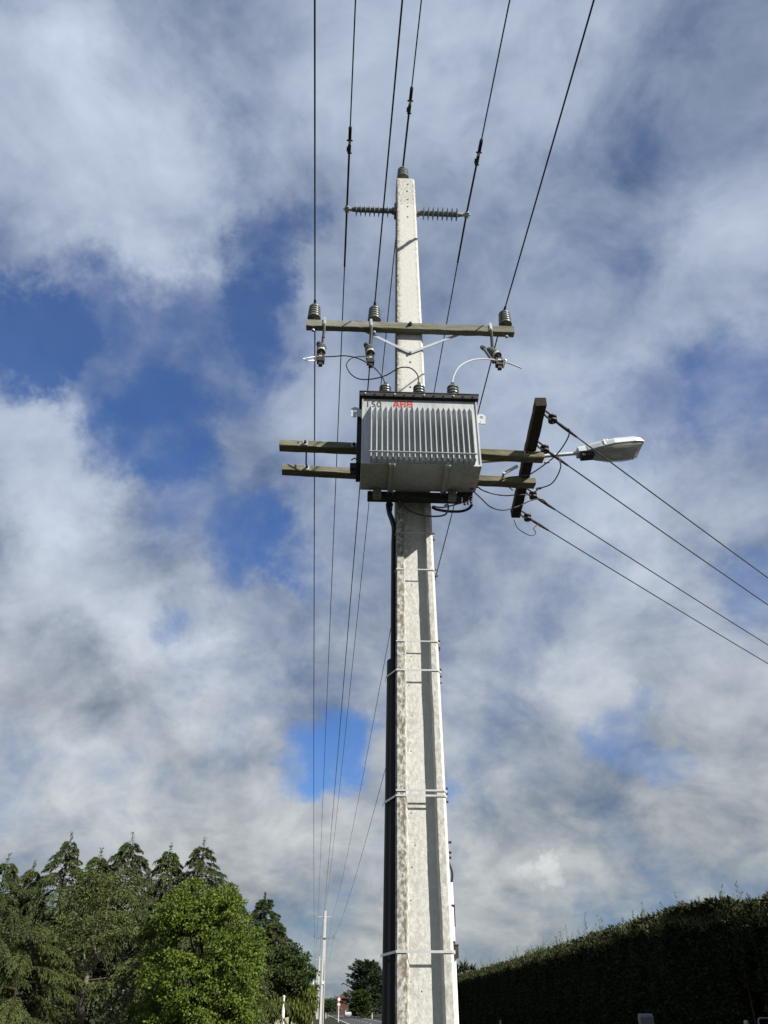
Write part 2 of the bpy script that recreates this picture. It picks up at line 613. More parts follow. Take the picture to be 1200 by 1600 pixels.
def pole_shaft(name, mat, parent, base, ta, tb, height, nring, rough=True, hrec=H_REC, seed=3):
    rg = np.random.default_rng(seed)
    vs, fs, st = [], [], []
    je = np.zeros(4)
    for i in range(nring + 1):
        h = height * i / nring
        W, D = pole_w(h) / 2, pole_d(h)
        s = W / .2
        je = je * .55 + rg.normal(0, .0011, 4) if rough else je
        rec = .066 * min(1.0, max(0.0, (hrec - h) / .35))
        fl, fr, c, c2 = .078 * s + je[0], .072 * s + je[1], .012, .022
        bv = .022 * s
        k0 = rec + je[2] * .3
        prof = [(-W + c, 0), (-W + fl, 0), (-W + fl + bv + je[3], rec), (W - fr - bv * .6, rec), (W - fr, 0), (W - c2, 0),
                (W, c2), (W, D - c), (W - c, D), (-W + c, D), (-W, D - c), (-W, c)]
        stn = [.95, 1.3, .55, .10, .60, .48, .1, .3, .4, .6, .9, 1]
        if h > hrec + .1:
            stn = [1.2, .30, .2, .15, .2, .5, .3, .4, .4, .6, 1.2, 1.3]
        if h > height - .5:
            stn = [min(1, x + .35) for x in stn]
        for (a, b), q in zip(prof, stn):
            vs.append(base + ta * a + tb * b + Z * h)
            st.append(q)
    m = 12
    for i in range(nring):
        for q in range(m):
            e = (q + 1) % m
            fs.append((i * m + q, i * m + e, (i + 1) * m + e, (i + 1) * m + q))
    fs.append(tuple(range(nring * m, nring * m + m)))
    mbb = MB().add(vs, fs)
    o = part(mbb, name, mat, parent)
    at = o.data.attributes.new('stain', 'FLOAT', 'POINT')
    at.data.foreach_set('value', np.array(st, dtype=np.float32))
    return o


pole = thing('utility_pole', 'tall grooved concrete power pole carrying the grey transformer', 'power pole', P(0, 0, 0))
pole_shaft('shaft', M_CONC, pole, O0, TA, TB, POLE_H, 190)
# bolt holes down the face
holes = [(637, 288, 1), (636, 299, 1), (637, 312, 1), (637, 323, 1), (637, 339, 1), (641, 566, 1), (641, 605, 1)]
for (px, py, up) in holes:
    a, h = ah(px, py, 0)
    part(MB().lathe(P(a, .004, h), -TB, [(.011, 0), (.011, .006), (.006, .0065)], 10), 'bolt_hole', M_HOLE, pole)
rg = np.random.default_rng(5)
for i in range(26):                                    # casting pits in the recess
    h = 1.2 + 4.0 * i / 26 + rg.normal(0, .05)
    a = -.07 + rg.normal(0, .03)
    if abs(a) < .1:
        part(MB().lathe(P(a, .068, h), -TB, [(.006 + .002 * rg.random(), 0), (.004, .003)], 7), 'casting_pit', M_HOLE, pole)


def strap_path(h, reach, drop):
    W, D = pole_w(h) / 2 + .004, pole_d(h)
    f = -.005
    return [P(-W - reach, .16, h - drop), P(-W - reach, .06, h - drop), P(-W + .008, f, h), P(W - .02, f, h), P(W, .02, h), P(W, D, h)]


straps = [(833, .016, .02, .005), (890, .018, .03, .006), (1002, .0, .0, .006), (1047, .075, .045, .008), (1235, .0, .0, .008), (1243, .085, .045, .009), (1487, .088, .02, .010)]
for (py, reach, drop, wd) in straps:
    a, h = ah(650, py, 0)
    m = MB()
    pts = strap_path(h, reach, drop)
    if reach == 0:
        pts = pts[2:]
    for i in range(len(pts) - 1):
        p0, p1 = pts[i], pts[i + 1]
        d = (p1 - p0)
        l = d.length
        d.normalize()
        nn = d.cross(Z).normalized()
        m.box((p0 + p1) / 2, (l + .004, .003, wd * 1.6), (d, nn, nn.cross(d) * -1))
    W = pole_w(h) / 2
    m.box(P(W + .008, .05, h), (.012, .03, wd * 2.2), AX)
    part(m, 'strap', M_STRAP, pole)
    for dz in (-.03, .03):
        part(MB().box(P(W + .012, .06, h + dz), (.02, .02, .012), AX), 'strap_buckle', M_DARK, pole)

# black cable guard and the cable that leaves it
a0, h0 = ah(600, 1030, .06)
m = MB()
nr = 24
vs, fs = [], []
for i in range(nr + 1):
    h = h0 * i / nr
    W = pole_w(h) / 2
    r = .094 - .0065 * h
    for q in range(11):
        w = math.pi * q / 10
        vs.append(P(-W - .0 - r * math.sin(w) ** .6 if 0 < q < 10 else -W - .002, .11 - .075 * math.cos(w), h))
for i in range(nr):
    for q in range(10):
        fs.append((i * 11 + q, i * 11 + 11 + q, i * 11 + 12 + q, i * 11 + q + 1))
fs.append(tuple(nr * 11 + q for q in range(11)))
m.add(vs, fs)
alone(m, 'cable_guard', M_BLACK, 'black plastic cable guard strapped up the side of the grooved concrete pole', 'cable guard', P(-.25, .1, 0), smooth=True)
m = MB()
for (off, bb) in ((.018, .05), (.02, .09)):
    pts = [P(-pole_w(h) / 2 - off, bb, h) for h in np.linspace(h0 - .3, 5.35, 10)]
    pts += [P(-.235, bb, 5.55), P(-.20, bb - .04, 5.75)]
    m.tube(smooth_path(pts, 3), .019, 8)
alone(m, 'riser_cable', M_BLACK, 'thick black cable rising above the cable guard to the transformer', 'cable', P(-.25, .07, h0 - .3), smooth=True)

# fittings on the far edge of the pole
ac, bc_ = pole_w(2.7) / 2 + .038, .25
h_c = hit(708, 1379, .25).z
m = MB()
m.tube(smooth_path([P(pole_w(h_c) / 2, bc_ - .01, h_c + .17), P(ac - .004, bc_, h_c + .12), P(ac + .012, bc_, h_c + .06), P(ac, bc_, h_c - .03)]), .008, 7)
alone(m, 'service_cable', M_BLACK, 'short black cable looping into the white conduit behind the pole', 'cable', P(ac, bc_, h_c), smooth=True)
con = thing('conduit', 'thin white conduit running up the back edge of the concrete pole', 'conduit', P(ac, bc_, 0))
part(MB().tube([P(ac, bc_, 0), P(ac, bc_, h_c)], .013, 10), 'pipe', M_WHITE, con, smooth=True)
ha, hb_ = hit(708, 1448, .25).z, hit(708, 1415, .25).z
part(MB().tube([P(ac + .012, bc_, ha), P(ac + .012, bc_, hb_)], .008, 8).box(P(ac, bc_, hb_), (.035, .03, .012), AX), 'cable_tail', M_BLACK, con)
q = P(pole_w(2) / 2 + .03, .22, hit(711, 1488, .22).z)
mb = MB().box(q, (.05, .09, .075), AX).box(q + Vector((.0, 0, .042)), (.056, .1, .010), AX).cyl(q + Z * .04, q + Z * .07, .010)
mb.box(q - TA * .02, (.05, .07, .04), AX)
alone(mb, 'junction_box', M_DARK, 'small dark box bolted to the back edge of the concrete pole', 'junction box', q, bevel=.004)
for y in (1316, 1332, 1340):
    q = hit(700, y, .25)
    part(MB().cyl(q - TA * .03, q + TA * .025, .009, n=8), 'step_bolt', M_DARK, pole)
for (px, py) in ((684, 900), (687, 1016), (690, 1067)):
    q = hit(px - 2, py, .12)
    part(MB().cyl(q - TA * .02, q + TA * .014, .007, n=8), 'step_bolt', M_DARK, pole)


# ------------------------------------------------------------------ fittings
def shed_profile(r, h, n, core=.7, z0=0.0):
    pr = [(r * core, z0)]
    for i in range(n):
        z = z0 + h * i / n
        s = h / n
        pr += [(r * core, z + s * .02), (r * 1.0, z + s * .10), (r * 1.0, z + s * .42), (r * core * 1.04, z + s * .86)]
    return pr


def pin_insulator(base, label, group, r=.072, parent_pin=True):
    t = thing('pin_insulator', label, 'insulator', base, group)
    pr = [(r * .9, .046), (r * 1.0, .05)]
    z = .052
    for i in range(5):
        rr = r * (1.0 - .035 * i)
        pr += [(rr, z + .002), (rr, z + .020), (rr * .86, z + .030), (rr * .84, z + .036)]
        z += .036
    pr += [(r * .55, z), (r * .5, z + .012), (r * .34, z + .016), (r * .36, z + .03), (r * .25, z + .038)]
    part(MB().lathe(base, Z, pr, 20), 'porcelain_body', M_INSUL, t, smooth=True)
    part(MB().cyl(base - Z * .13, base + Z * .07, .011, n=8).cyl(base - Z * .135, base - Z * .11, .018, n=6), 'pin', M_GALV, t)
    top = base + Z * (z + .02)
    part(MB().lathe(top, Z, [(r * .42, -.008), (r * .42, .004)], 10), 'tie_wire', M_DARK, t)
    return top


def post_insulator(root, tip, label, group):
    t = thing('post_insulator', label, 'insulator', root, group)
    d = (tip - root)
    L = d.length
    d.normalize()
    pr = [(.024, 0)]
    nS = 8
    for i in range(nS):
        z = L * (.17 + .64 * i / (nS - 1))
        pr += [(.032, z - .014), (.080, z - .005), (.082, z), (.032, z + .008)]
    pr += [(.024, L * .9), (.018, L * .9)]
    part(MB().lathe(root, d, pr, 18), 'shed_core', M_POLY, t, smooth=True)
    m = MB().lathe(root, d, [(.04, 0), (.04, .05), (.032, .055), (.032, .12)], 12)
    m.box(root + d * .012, (.02, .12, .17), AX)
    part(m, 'base_plate', M_STEEL, t)
    for dz in (-.055, .055):
        part(MB().cyl(root - d * .01 + Z * dz, root + d * .05 + Z * dz, .013, n=6), 'bolt', M_STEEL, t)
    m = MB().cyl(tip - d * .07, tip, .024, .02, n=10).box(tip + Z * .006, (.05, .085, .03), AX).box(tip + Z * .03, (.03, .05, .022), AX)
    m.cyl(tip, tip + d * .045, .012, n=8)
    part(m, 'line_clamp', M_GALV, t)
    return tip + Z * .018


# top insulator on the pole head
base = P(-.03, .055, POLE_H)
top_wire = pin_insulator(base + Z * .02, 'dark ribbed pin insulator on top of the transformer pole', None, .078)
G_POST = 'post insulators on the transformer pole'
pw = pole_w(8.6) / 2
Ptip = hit(542, 327, .13)
Proot = P(-pole_w(Ptip.z) / 2, .13, Ptip.z)
Ptip2 = hit(729, 336, .13)
Proot2 = P(pole_w(Ptip2.z) / 2, .13, Ptip2.z)
wl_ = post_insulator(Proot, Ptip, 'grey post insulator reaching away from the street lamp side of the pole', None)
wr_ = post_insulator(Proot2, Ptip2, 'grey post insulator reaching out on the street lamp side of the pole', None)

# ------------------------------------------------------------------ upper crossarm
BARM = -.042
a_l, hl = ah(479, 498, -.08)
a_r, hr = ah(803, 510, -.08)
H_ARM = (hl + hr) / 2 - .048                       # centre of the arm
arm = thing('crossarm', 'weathered timber crossarm with two steel braces above the transformer', 'crossarm', P(0, BARM, H_ARM))
m = MB()
NS = 40
vs, fs = [], []
rg = np.random.default_rng(8)


def timber(a0, a1, b, h, db, dh, dirs=None, jit=.0016, seed=1):
    """sawn beam with slightly uneven arrises, chamfered corners"""
    rg = np.random.default_rng(seed)
    m = MB()
    ta, tb = dirs or (TA, TB)
    n = 30
    c = .006
    sec = [(-db / 2 + c, -dh / 2), (db / 2 - c, -dh / 2), (db / 2, -dh / 2 + c), (db / 2, dh / 2 - c), (db / 2 - c, dh / 2), (-db / 2 + c, dh / 2), (-db / 2, dh / 2 - c), (-db / 2, -dh / 2 + c)]
    vs, fs = [], []
    for i in range(n + 1):
        s = a0 + (a1 - a0) * i / n
        for (x, z) in sec:
            vs.append(O0 + ta * s + tb * (b + x + rg.normal(0, jit)) + Z * (h + z + rg.normal(0, jit)))
    k = len(sec)
    for i in range(n):
        for q in range(k):
            e = (q + 1) % k
            fs.append((i * k + q, i * k + e, (i + 1) * k + e, (i + 1) * k + q))
    fs.append(tuple(range(k - 1, -1, -1)))
    fs.append(tuple(range(n * k, n * k + k)))
    return m.add(vs, fs)


part(timber(a_l, a_r, BARM, H_ARM, .076, .098), 'beam', M_TIMBER, arm)
a_v, h_v = ah(641, 552, -.006)
for (px, py) in ((572, 519), (716, 524)):
    a, h = ah(px, py, -.02)
    e = P(a, -.02, H_ARM - .05)
    s = P(a_v, -.012, h_v)
    d = (s - e).normalized()
    nn = d.cross(TB).normalized()
    m = MB().box((s + e) / 2, ((s - e).length, .006, .03), (d, TB, nn))
    m.box(e + Z * .004 - d * .02, (.09, .03, .007), AX)
    part(m, 'brace', M_GALV, arm)
part(MB().cyl(P(a_v, .0, h_v), P(a_v, -.03, h_v), .014, n=6), 'bolt', M_STEEL, arm)
a, h = ah(641, 507, -.08)
part(MB().cyl(P(a, -.02, h), P(a, -.115, h), .012, n=8).cyl(P(a, -.082, h), P(a, -.094, h), .024, n=6), 'bolt', M_DARK, arm)

TOPS = {}
for (key, px, lab) in (('A', 491, 'ribbed grey pin insulator on the free end of the upper crossarm, far from the lamp'), ('C', 585, 'ribbed grey pin insulator beside the concrete pole on the upper crossarm'),
                       ('F', 788, 'ribbed grey pin insulator on the lamp end of the upper crossarm')):
    a, h = ah(px, 494, BARM)
    TOPS[key] = pin_insulator(P(a, BARM, H_ARM + .049), lab, None)


# ------------------------------------------------------------------ drop-out fuses
def fuse(px, py, tilt, label, swing):
    """px,py: middle of the porcelain body"""
    c = hit(px, py, -.13)
    t = thing('fuse_cutout', label, 'fuse cutout', c, 'fuse cutouts under the upper crossarm')
    a = (c - O0).dot(TA)
    # hanger strap over the arm front
    m = MB().box(P(a + .01, -.0855, H_ARM), (.03, .007, .13), AX).box(P(a + .01, -.085, H_ARM + .06), (.018, .012, .03), AX)
    m.box(P(a + .01, -.09, H_ARM + .01), (.012, .01, .05), AX)
    part(m, 'hanger_strap', M_GALV, t)
    top = P(a + .01, -.082, H_ARM - .05)
    m = MB().tube(smooth_path([top + Z * .02, top - Z * .05, top - Z * .1 + TA * .0, c + Z * .06 + TB * .03], 5), .017, 6)
    part(m, 'bracket', M_DARK, t)
    ax = (Z * 1.0 + TB * .55 - TA * tilt).normalized()
    L = .20
    o = c - ax * (L / 2)
    pr = [(.036, 0), (.043, .004), (.043, .026), (.050, .036)]
    for i in range(3):
        z = .05 + .042 * i
        pr += [(.041, z), (.050, z + .007), (.050, z + .018), (.041, z + .026)]
    pr += [(.041, L), (.032, L + .02), (.012, L + .026)]
    part(MB().lathe(o, ax, pr, 16), 'porcelain_body', M_INSUL, t, smooth=True)
    part(MB().lathe(o, ax, [(.040, -.003), (.046, -.003), (.046, .028), (.044, .028)], 16, cap=False), 'pale_end_ring', M_PALE, t)
    part(MB().lathe(o, ax, [(.039, .004), (.001, .005)], 16), 'bore', M_HOLE, t)
    dn = o - ax * .02
    m = MB().cyl(o + ax * .01, dn - ax * .05, .012, n=8)
    q = dn - Z * .085
    m.box(q, (.075, .06, .095), AX).box(q - Z * .065, (.04, .04, .05), AX).box(q + TA * .03 - Z * .01, (.02, .03, .03), AX).cyl(q - TA * .045, q + TA * .045, .008, n=6)
    part(m, 'lower_contact', M_DARK, t, bevel=.003)
    part(MB().cyl(q - TA * .02 - TB * .03, q - TA * .055 - TB * .03 + Z * .01, .007, n=6).box(q - TB * .028 + Z * .015, (.03, .01, .02), AX), 'clamp', M_GALV, t)
    tube_top = c + ax * .1 - TA * .035 * swing - TB * .03
    part(MB().cyl(q - TA * .03 * swing, tube_top, .016, n=10).cyl(tube_top - ax * .01, tube_top + ax * .04, .025, n=10), 'fuse_tube', M_DARK if swing < 1.5 else M_INSUL, t, smooth=True)
    return q


G = None
q1 = fuse(502.5, 546, 0.0, 'drop-out fuse hanging from the crossarm end far from the lamp', 1.0)
q2 = fuse(578, 548, 0.06, 'drop-out fuse hanging from the crossarm next to the pole', 1.0)
q3 = fuse(771, 552, .35, 'tilted drop-out fuse hanging from the lamp end of the crossarm', 1.9)


def jumper(name, pts, r, mat, label, cat='wire', smoothn=8, ends=(None, None)):
    """pts: (px, py, b) triples or points"""
    w = [hit(*p) if not isinstance(p, Vector) else p for p in pts]
    o = alone(MB().tube(smooth_path(w, smoothn), r, 7), name, mat, label, cat, w[0], smooth=True)
    return o


# ------------------------------------------------------------------ transformer
BF, BB = -.53, -.135                                 # front and back of the tank
aL, hT = ah(566, 622, BF)
aR, _ = ah(744, 627, BF)
_, hB = ah(656, 728, BF)
hT = ah(656, 625, BF)[1]
tr = thing('transformer', 'grey finned distribution transformer hung on the concrete pole, marked 150', 'transformer', P((aL + aR) / 2, (BF + BB) / 2, hB))
am, aw, tht = (aL + aR) / 2, aR - aL, hT - hB
tank = part(MB().box(P(am, (BF + BB) / 2, (hT + hB) / 2), (aw, BB - BF, tht), AX), 'tank', M_PAINT, tr, bevel=.006)
# folded rim on the front plate
m = MB()
for (aa, sw) in ((aL + .006, .012), (aR - .006, .012)):
    m.box(P(aa, BF - .006, (hT + hB) / 2), (sw, .012, tht - .01), AX)
m.box(P(am, BF - .006, hB + .012), (aw - .026, .012, .018), AX)
part(m, 'front_rim', M_PAINT, tank)
# fins
fx0 = ah(580, 660, BF)[0]
fx1 = ah(736, 660, BF)[0]
NF = 20
FD = .095
f_top, f_bot = ah(656, 641, BF - FD)[1], ah(656, 715, BF - FD)[1]
f_wall = ah(656, 635, BF)[1]
pitch = (fx1 - fx0) / (NF - 1)
fin_proto = None
tw = .0045
for i in range(NF):
    a = fx0 + pitch * i
    if fin_proto is None:
        b0, b1 = BF + .004, BF - FD
        pr = [(b0, f_bot), (b1 + .004, f_bot), (b1, f_bot + .004), (b1, f_top), (b1 + .012, f_top + .014), (b0, f_wall)]
        vs = [P(a - tw, b, h) for b, h in pr] + [P(a + tw, b, h) for b, h in pr]
        k6 = len(pr)
        fs = [tuple(range(k6)), tuple(range(2 * k6 - 1, k6 - 1, -1))] + [(q, q + k6, (q + 1) % k6 + k6, (q + 1) % k6) for q in range(k6)]
        m = MB().add(vs, fs)
        # pressed rib on both cheeks and a weld nib at the foot
        for s in (-1, 1):
            m.box(P(a + s * (tw + .001), (b0 + b1) / 2, (f_top + f_bot) / 2 - .02), (.003, FD * .45, (f_top - f_bot) * .72), AX)
        m.box(P(a, b1 - .002, f_bot + .06), (.010, .006, .008), AX)
        fin_proto = part(m, 'fin', M_PAINT, tr, bevel=.0)
    else:
        c = fin_proto.copy()
        COL.objects.link(c)
        c.parent = tr
        c.location = TA * (pitch * i)
for hh in (f_bot + .055,):
    part(MB().cyl(P(fx0 - .02, BF - FD - .004, hh), P(fx1 + .02, BF - FD - .004, hh), .006, n=8), 'fin_tie_rod', M_PAINT, tr)
for i in range(NF - 1):                               # weld tabs low between the fins
    a = fx0 + pitch * (i + .5)
    part(MB().box(P(a, BF - FD * .55, f_bot + .022), (pitch * .5, .01, .04), AX), 'fin_spacer', M_PAINT, tr)
# lid: dark flange with bolts
LID0 = BF - .036
aLl, aRl = ah(562.5, 617, LID0)[0], ah(748, 624, LID0)[0]
m = MB().box(P((aLl + aRl) / 2, (LID0 + BB + .02) / 2, hT + .028), (aRl - aLl, BB + .02 - LID0, .046), AX)
lid = part(m, 'lid', M_LID, tr, bevel=.003)
part(MB().box(P((aLl + aRl) / 2, (LID0 + BB + .02) / 2, hT + .055), (aRl - aLl + .012, BB + .03 - LID0, .008), AX), 'cover_plate', M_LID, lid)
part(MB().box(P(am, (LID0 + BB + .02) / 2, hT + .0025), (aRl - aLl - .02, BB - LID0 - .01, .0045), AX), 'gasket', M_BLACK, lid)
for i in range(12):
    a = aLl + .05 + (aRl - aLl - .1) * i / 11
    part(MB().cyl(P(a, LID0 + .004, hT + .026), P(a, LID0 - .010, hT + .026), .0085, n=6), 'lid_bolt', M_DARK if i % 3 else M_STRAP, tr)
# dark side brackets seen on the near end
part(MB().box(P(aL - .022, BF + .25, (hT + hB) / 2 - .02), (.042, .30, tht - .22), AX), 'end_radiator', M_LID, tr, bevel=.004)
part(MB().box(P(aR + .008, BF + .30, (hT + hB) / 2 - .02), (.016, .16, tht - .45), AX), 'end_plate', M_LID, tr, bevel=.003)
# lifting lugs with eyes
for (px, py, s) in ((555, 642, -1), (752, 653, 1)):
    a, h = ah(px, py, BF + .06)
    x0 = aL if s < 0 else aR
    c = P(a, BF + .06, h)
    rr, ri = .042, .017
    n = 20
    vs, fs = [], []
    for bb in (-.005, .005):
        for r in (ri, rr):
            for q in range(n):
                w = 2 * math.pi * q / n
                vs.append(c + TA * (r * math.cos(w)) + Z * (r * math.sin(w)) + TB * bb)
    for q in range(n):
        e = (q + 1) % n
        fs += [(q, n + q, n + e, e), (2 * n + q, 2 * n + e, 3 * n + e, 3 * n + q), (q, e, 2 * n + e, 2 * n + q), (n + q, 3 * n + q, 3 * n + e, n + e)]
    m = MB().add(vs, fs)
    w2 = abs(a - x0)
    m.hexa([c + TA * (-s * .014) + Z * -.06 + TB * -.0045, c + TA * (-s * w2) + Z * -.075 + TB * -.0045, c + TA * (-s * w2) + Z * -.075 + TB * .0045, c + TA * (-s * .014) + Z * -.06 + TB * .0045,
            c + TA * (-s * .017) + Z * .033 + TB * -.0045, c + TA * (-s * w2) + Z * .01 + TB * -.0045, c + TA * (-s * w2) + Z * .01 + TB * .0045, c + TA * (-s * .017) + Z * .033 + TB * .0045])
    m.box(c - Z * .045 + TA * (s * .012), (.045, .009, .055), AX)
    part(m, 'lifting_lug', M_STRAP, tr)
# underside channels, feet and hanger beam
for (px, s) in ((613, -1), (700, 1)):
    a = ah(px, 735, BF)[0]
    m = MB().box(P(a, (BF + BB) / 2 - .01, hB - .012), (.05, BB - BF + .06, .020), AX)
    m.box(P(a - .022, (BF + BB) / 2 - .01, hB - .03), (.005, BB - BF + .05, .02), AX).box(P(a + .022, (BF + BB) / 2 - .01, hB - .03), (.005, BB - BF + .05, .02), AX)
    part(m, 'base_channel', M_PAINT, tr)
    part(MB().box(P(a, BF - .016, hB + .005), (.042, .018, .055), AX).cyl(P(a, BF - .02, hB + .01), P(a, BF - .045, hB + .01), .011, n=6).cyl(P(a + .016, BF - .016, hB), P(a + .016, BF - .016, hB + .07), .006, n=6), 'channel_clip', M_STRAP, tr)
for px in (589, 706):
    a = ah(px, 777, BB)[0]
    part(MB().box(P(a, BB - .015, hB - .05), (.075, .07, .085), AX), 'mounting_foot', M_STEEL, tr, bevel=.004)
a0_, a1_ = ah(574, 780, BB)[0], ah(722, 780, BB)[0]
part(MB().box(P((a0_ + a1_) / 2, BB + .035, hB - .045), (a1_ - a0_, .07, .075), AX), 'hanger_beam', M_DARK, tr, bevel=.004)
part(MB().box(P((a0_ + a1_) / 2, BB + .035, hB + .3), (a1_ - a0_, .06, .06), AX), 'hanger_beam', M_DARK, tr, bevel=.004)
# bolts under the hanger beam
for px in (606, 611):
    q = hit(px, 792, -.03)
    part(MB().cyl(q, q + Z * .1, .010, n=8).cyl(q + Z * .01, q + Z * .035, .02, n=6), 'hanger_bolt', M_DARK, tr)
# high voltage bushings on the lid
BUSH = []
for px in (602, 654.5, 707):
    b = -.43
    a, h = ah(px, 602, b)
    o = P(a, b, hT + .058)
    hh = h - o.z
    pr = [(.062, 0), (.062, .02)]
    nS = max(5, int(hh / .042))
    for i in range(nS):
        z = .02 + (hh - .04) * i / nS
        s = (hh - .04) / nS
        rr = .062 * (1 - .10 * (i / nS))
        pr += [(rr * .80, z + s * .05), (rr, z + s * .2), (rr, z + s * .55), (rr * .80, z + s * .95)]
    pr += [(.04, hh - .02), (.02, hh - .005), (.014, hh - .005)]
    bu = part(MB().lathe(o, Z, pr, 18), 'bushing', M_INSUL, tr, smooth=True)
    part(MB().cyl(o + Z * (hh - .01), o + Z * (hh + .03), .012, n=8).box(o + Z * (hh + .02), (.03, .022, .02), AX), 'terminal', M_DARK, bu)
    BUSH.append(o + Z * (hh + .03))
# low voltage bushings
for (px, py, mt) in ((549, 738, M_DARK), (554, 738, M_DARK), (726, 786, M_DARK), (731, 785, M_DARK), (736, 783, M_DARK)):
    q = hit(px, py, -.16 if px < 600 else -.12)
    m = MB().cyl(q - Z * .02, q + Z * .09, .012, n=8).box(q + Z * .06, (.03, .05, .06), AX)
    if px < 600:
        m.box(q + Z * .075 + TA * .04, (.1, .04, .03), AX)
    else:
        m.box(q + Z * .09 - TA * .02, (.08, .04, .03), AX)
    part(m, 'low_voltage_terminal', mt, tr, bevel=.002)
for (px, py) in ((744, 747), (746, 755), (742, 761)):
    q = hit(px, py, -.2)
    part(MB().lathe(q - TA * .05, (TA + Z * .1).normalized(), [(.03, 0), (.03, .035), (.016, .04), (.016, .075)], 10), 'phase_cover', M_RUST, tr, smooth=True)


def lettering(body, px, py, size, mat, name, bold, spacing=1.0, b=BF - .0015):
    cu = bpy.data.curves.new(name, 'FONT')
    cu.body = body
    cu.size = size
    cu.extrude = .0012
    cu.offset = bold
    cu.space_character = spacing
    tmp = bpy.data.objects.new('tmp', cu)
    COL.objects.link(tmp)
    bpy.context.view_layer.update()
    me = bpy.data.meshes.new_from_object(tmp)
    bpy.data.objects.remove(tmp)
    me.materials.clear()
    me.materials.append(mat)
    q = hit(px, py, b)
    mt = Matrix.Identity(4)
    mt.col[0][:3], mt.col[1][:3], mt.col[2][:3] = TA, Z, -TB
    mt.col[3][:3] = q - WORLD_OF[tr.name]
    me.transform(mt)
    o = bpy.data.objects.new(name, me)
    COL.objects.link(o)
    o.parent = tr
    return o


# front stencilling sits on the flat plate above the fins
lettering('150', 570.5, 635.4, .096, M_INK, 'rating_number', .0, 1.08)
LOGO_A = [[(0, 0), (.22, 0), (.29, .20), (.46, .20), (.46, .38), (.35, .38), (.46, .70), (.46, 1), (.34, 1)]]
LOGO_A += [[(.96 - x, y) for x, y in reversed(LOGO_A[0])]]
LOGO_B = [[(x0, y0), (x1, y0), (x1, y1), (x0, y1)] for (x0, y0, x1, y1) in ((0, 0, .2, .485), (0, .515, .2, 1), (.2, 0, .37, .19), (.2, .40, .37, .485), (.2, .515, .37, .60), (.2, .81, .37, 1),
          (.41, 0, .62, .19), (.41, .40, .62, .485), (.41, .515, .60, .60), (.41, .81, .60, 1))]
LOGO_B += [[(.62, 0), (.76, .06), (.82, .24), (.76, .43), (.62, .485)], [(.60, .515), (.73, .57), (.78, .75), (.73, .94), (.60, 1)]]
q = hit(613.5, 636.0, BF - .0005)
S = (hit(646.5, 638.5, BF) - hit(613.5, 637.0, BF)).length / 2.82
SH = .074
m = MB()
for off, glyph in ((0, LOGO_A), (1.02, LOGO_B), (1.92, LOGO_B)):
    for poly in glyph:
        kk = len(poly)
        vs = [q + TA * ((off + x) * S) + Z * (y * SH) - TB * d for d in (0, .0015) for x, y in poly]
        m.add(vs, [tuple(range(kk, 2 * kk))] + [(i, (i + 1) % kk, (i + 1) % kk + kk, i + kk) for i in range(kk)])
part(m, 'maker_logo', M_RED, tr)

# ------------------------------------------------------------------ jumper wires on the high voltage side
J = jumper
J('jumper_wire', [hit(497, 557, -.16), hit(484, 558.5, -.2), hit(474, 561, -.22), hit(482, 563.5, -.22), hit(497, 562, -.18), q1 - TB * .03 + Z * .01], .005, M_BARE, 'short bare wire tail looped back at the fuse on the free arm end')
J('jumper_wire', [q1 - TB * .02 + Z * .01, hit(520, 557, -.2), hit(540, 556, -.25), hit(562, 561, -.32), hit(584, 574, -.38), hit(597, 589, -.42), BUSH[0] - Z * .01], .0062, M_WIRE, 'dark wire from the outermost fuse to the first bushing')
J('jumper_wire', [q2 + Z * .02, hit(568, 557, -.2), hit(551, 559, -.24), hit(541.5, 569, -.27), hit(547, 583, -.29), hit(561, 592, -.32), hit(583, 592, -.35), hit(604, 586, -.39), hit(624, 575, -.42), hit(641, 575, -.44), hit(652, 585, -.44), BUSH[1] - Z * .01], .0062, M_WIRE, 'dark wire in a wide loop from the middle fuse to the middle bushing')
J('jumper_wire', [BUSH[2] - Z * .01, hit(709, 588, -.42), hit(718, 573, -.40), hit(735, 563.5, -.34), hit(753, 561, -.27), hit(774, 562.5, -.2), hit(796, 568, -.2), hit(815, 575.5, -.2)], .0075, M_STRAP, 'pale thick wire arching from the last bushing past the tilted fuse')
J('jumper_wire', [q3 - TB * .03, q3 - TB * .04 + TA * .06 - Z * .0, hit(787, 575, -.19)], .010, M_STRAP, 'short pale stub clamp sticking out of the tilted fuse')

# ------------------------------------------------------------------ double crossarm behind the transformer
def yawed(w):
    return (TA * math.cos(w) + TB * math.sin(w), TB * math.cos(w) - TA * math.sin(w))


AD, AHT = .104, .072                                 # depth and height of the flat-laid arms
YW1, YW2 = .030, .050
d1, d2 = yawed(YW1), yawed(YW2)
B1 = -.062


def arm_hit(px, py, b, dirs):
    """abscissa and height where the plane of an arm's front face is seen at a pixel"""
    r = ray(px, py)
    e = Vector((0, 0, EYE))
    t = (b - (e - O0).dot(dirs[1])) / r.dot(dirs[1])
    q = e + r * t - O0
    return q.dot(dirs[0]), q.z


def A1(a, b, h):
    return O0 + d1[0] * a + d1[1] * b + Z * h


def A2(a, b, h):
    return O0 + d2[0] * a + d2[1] * b + Z * h


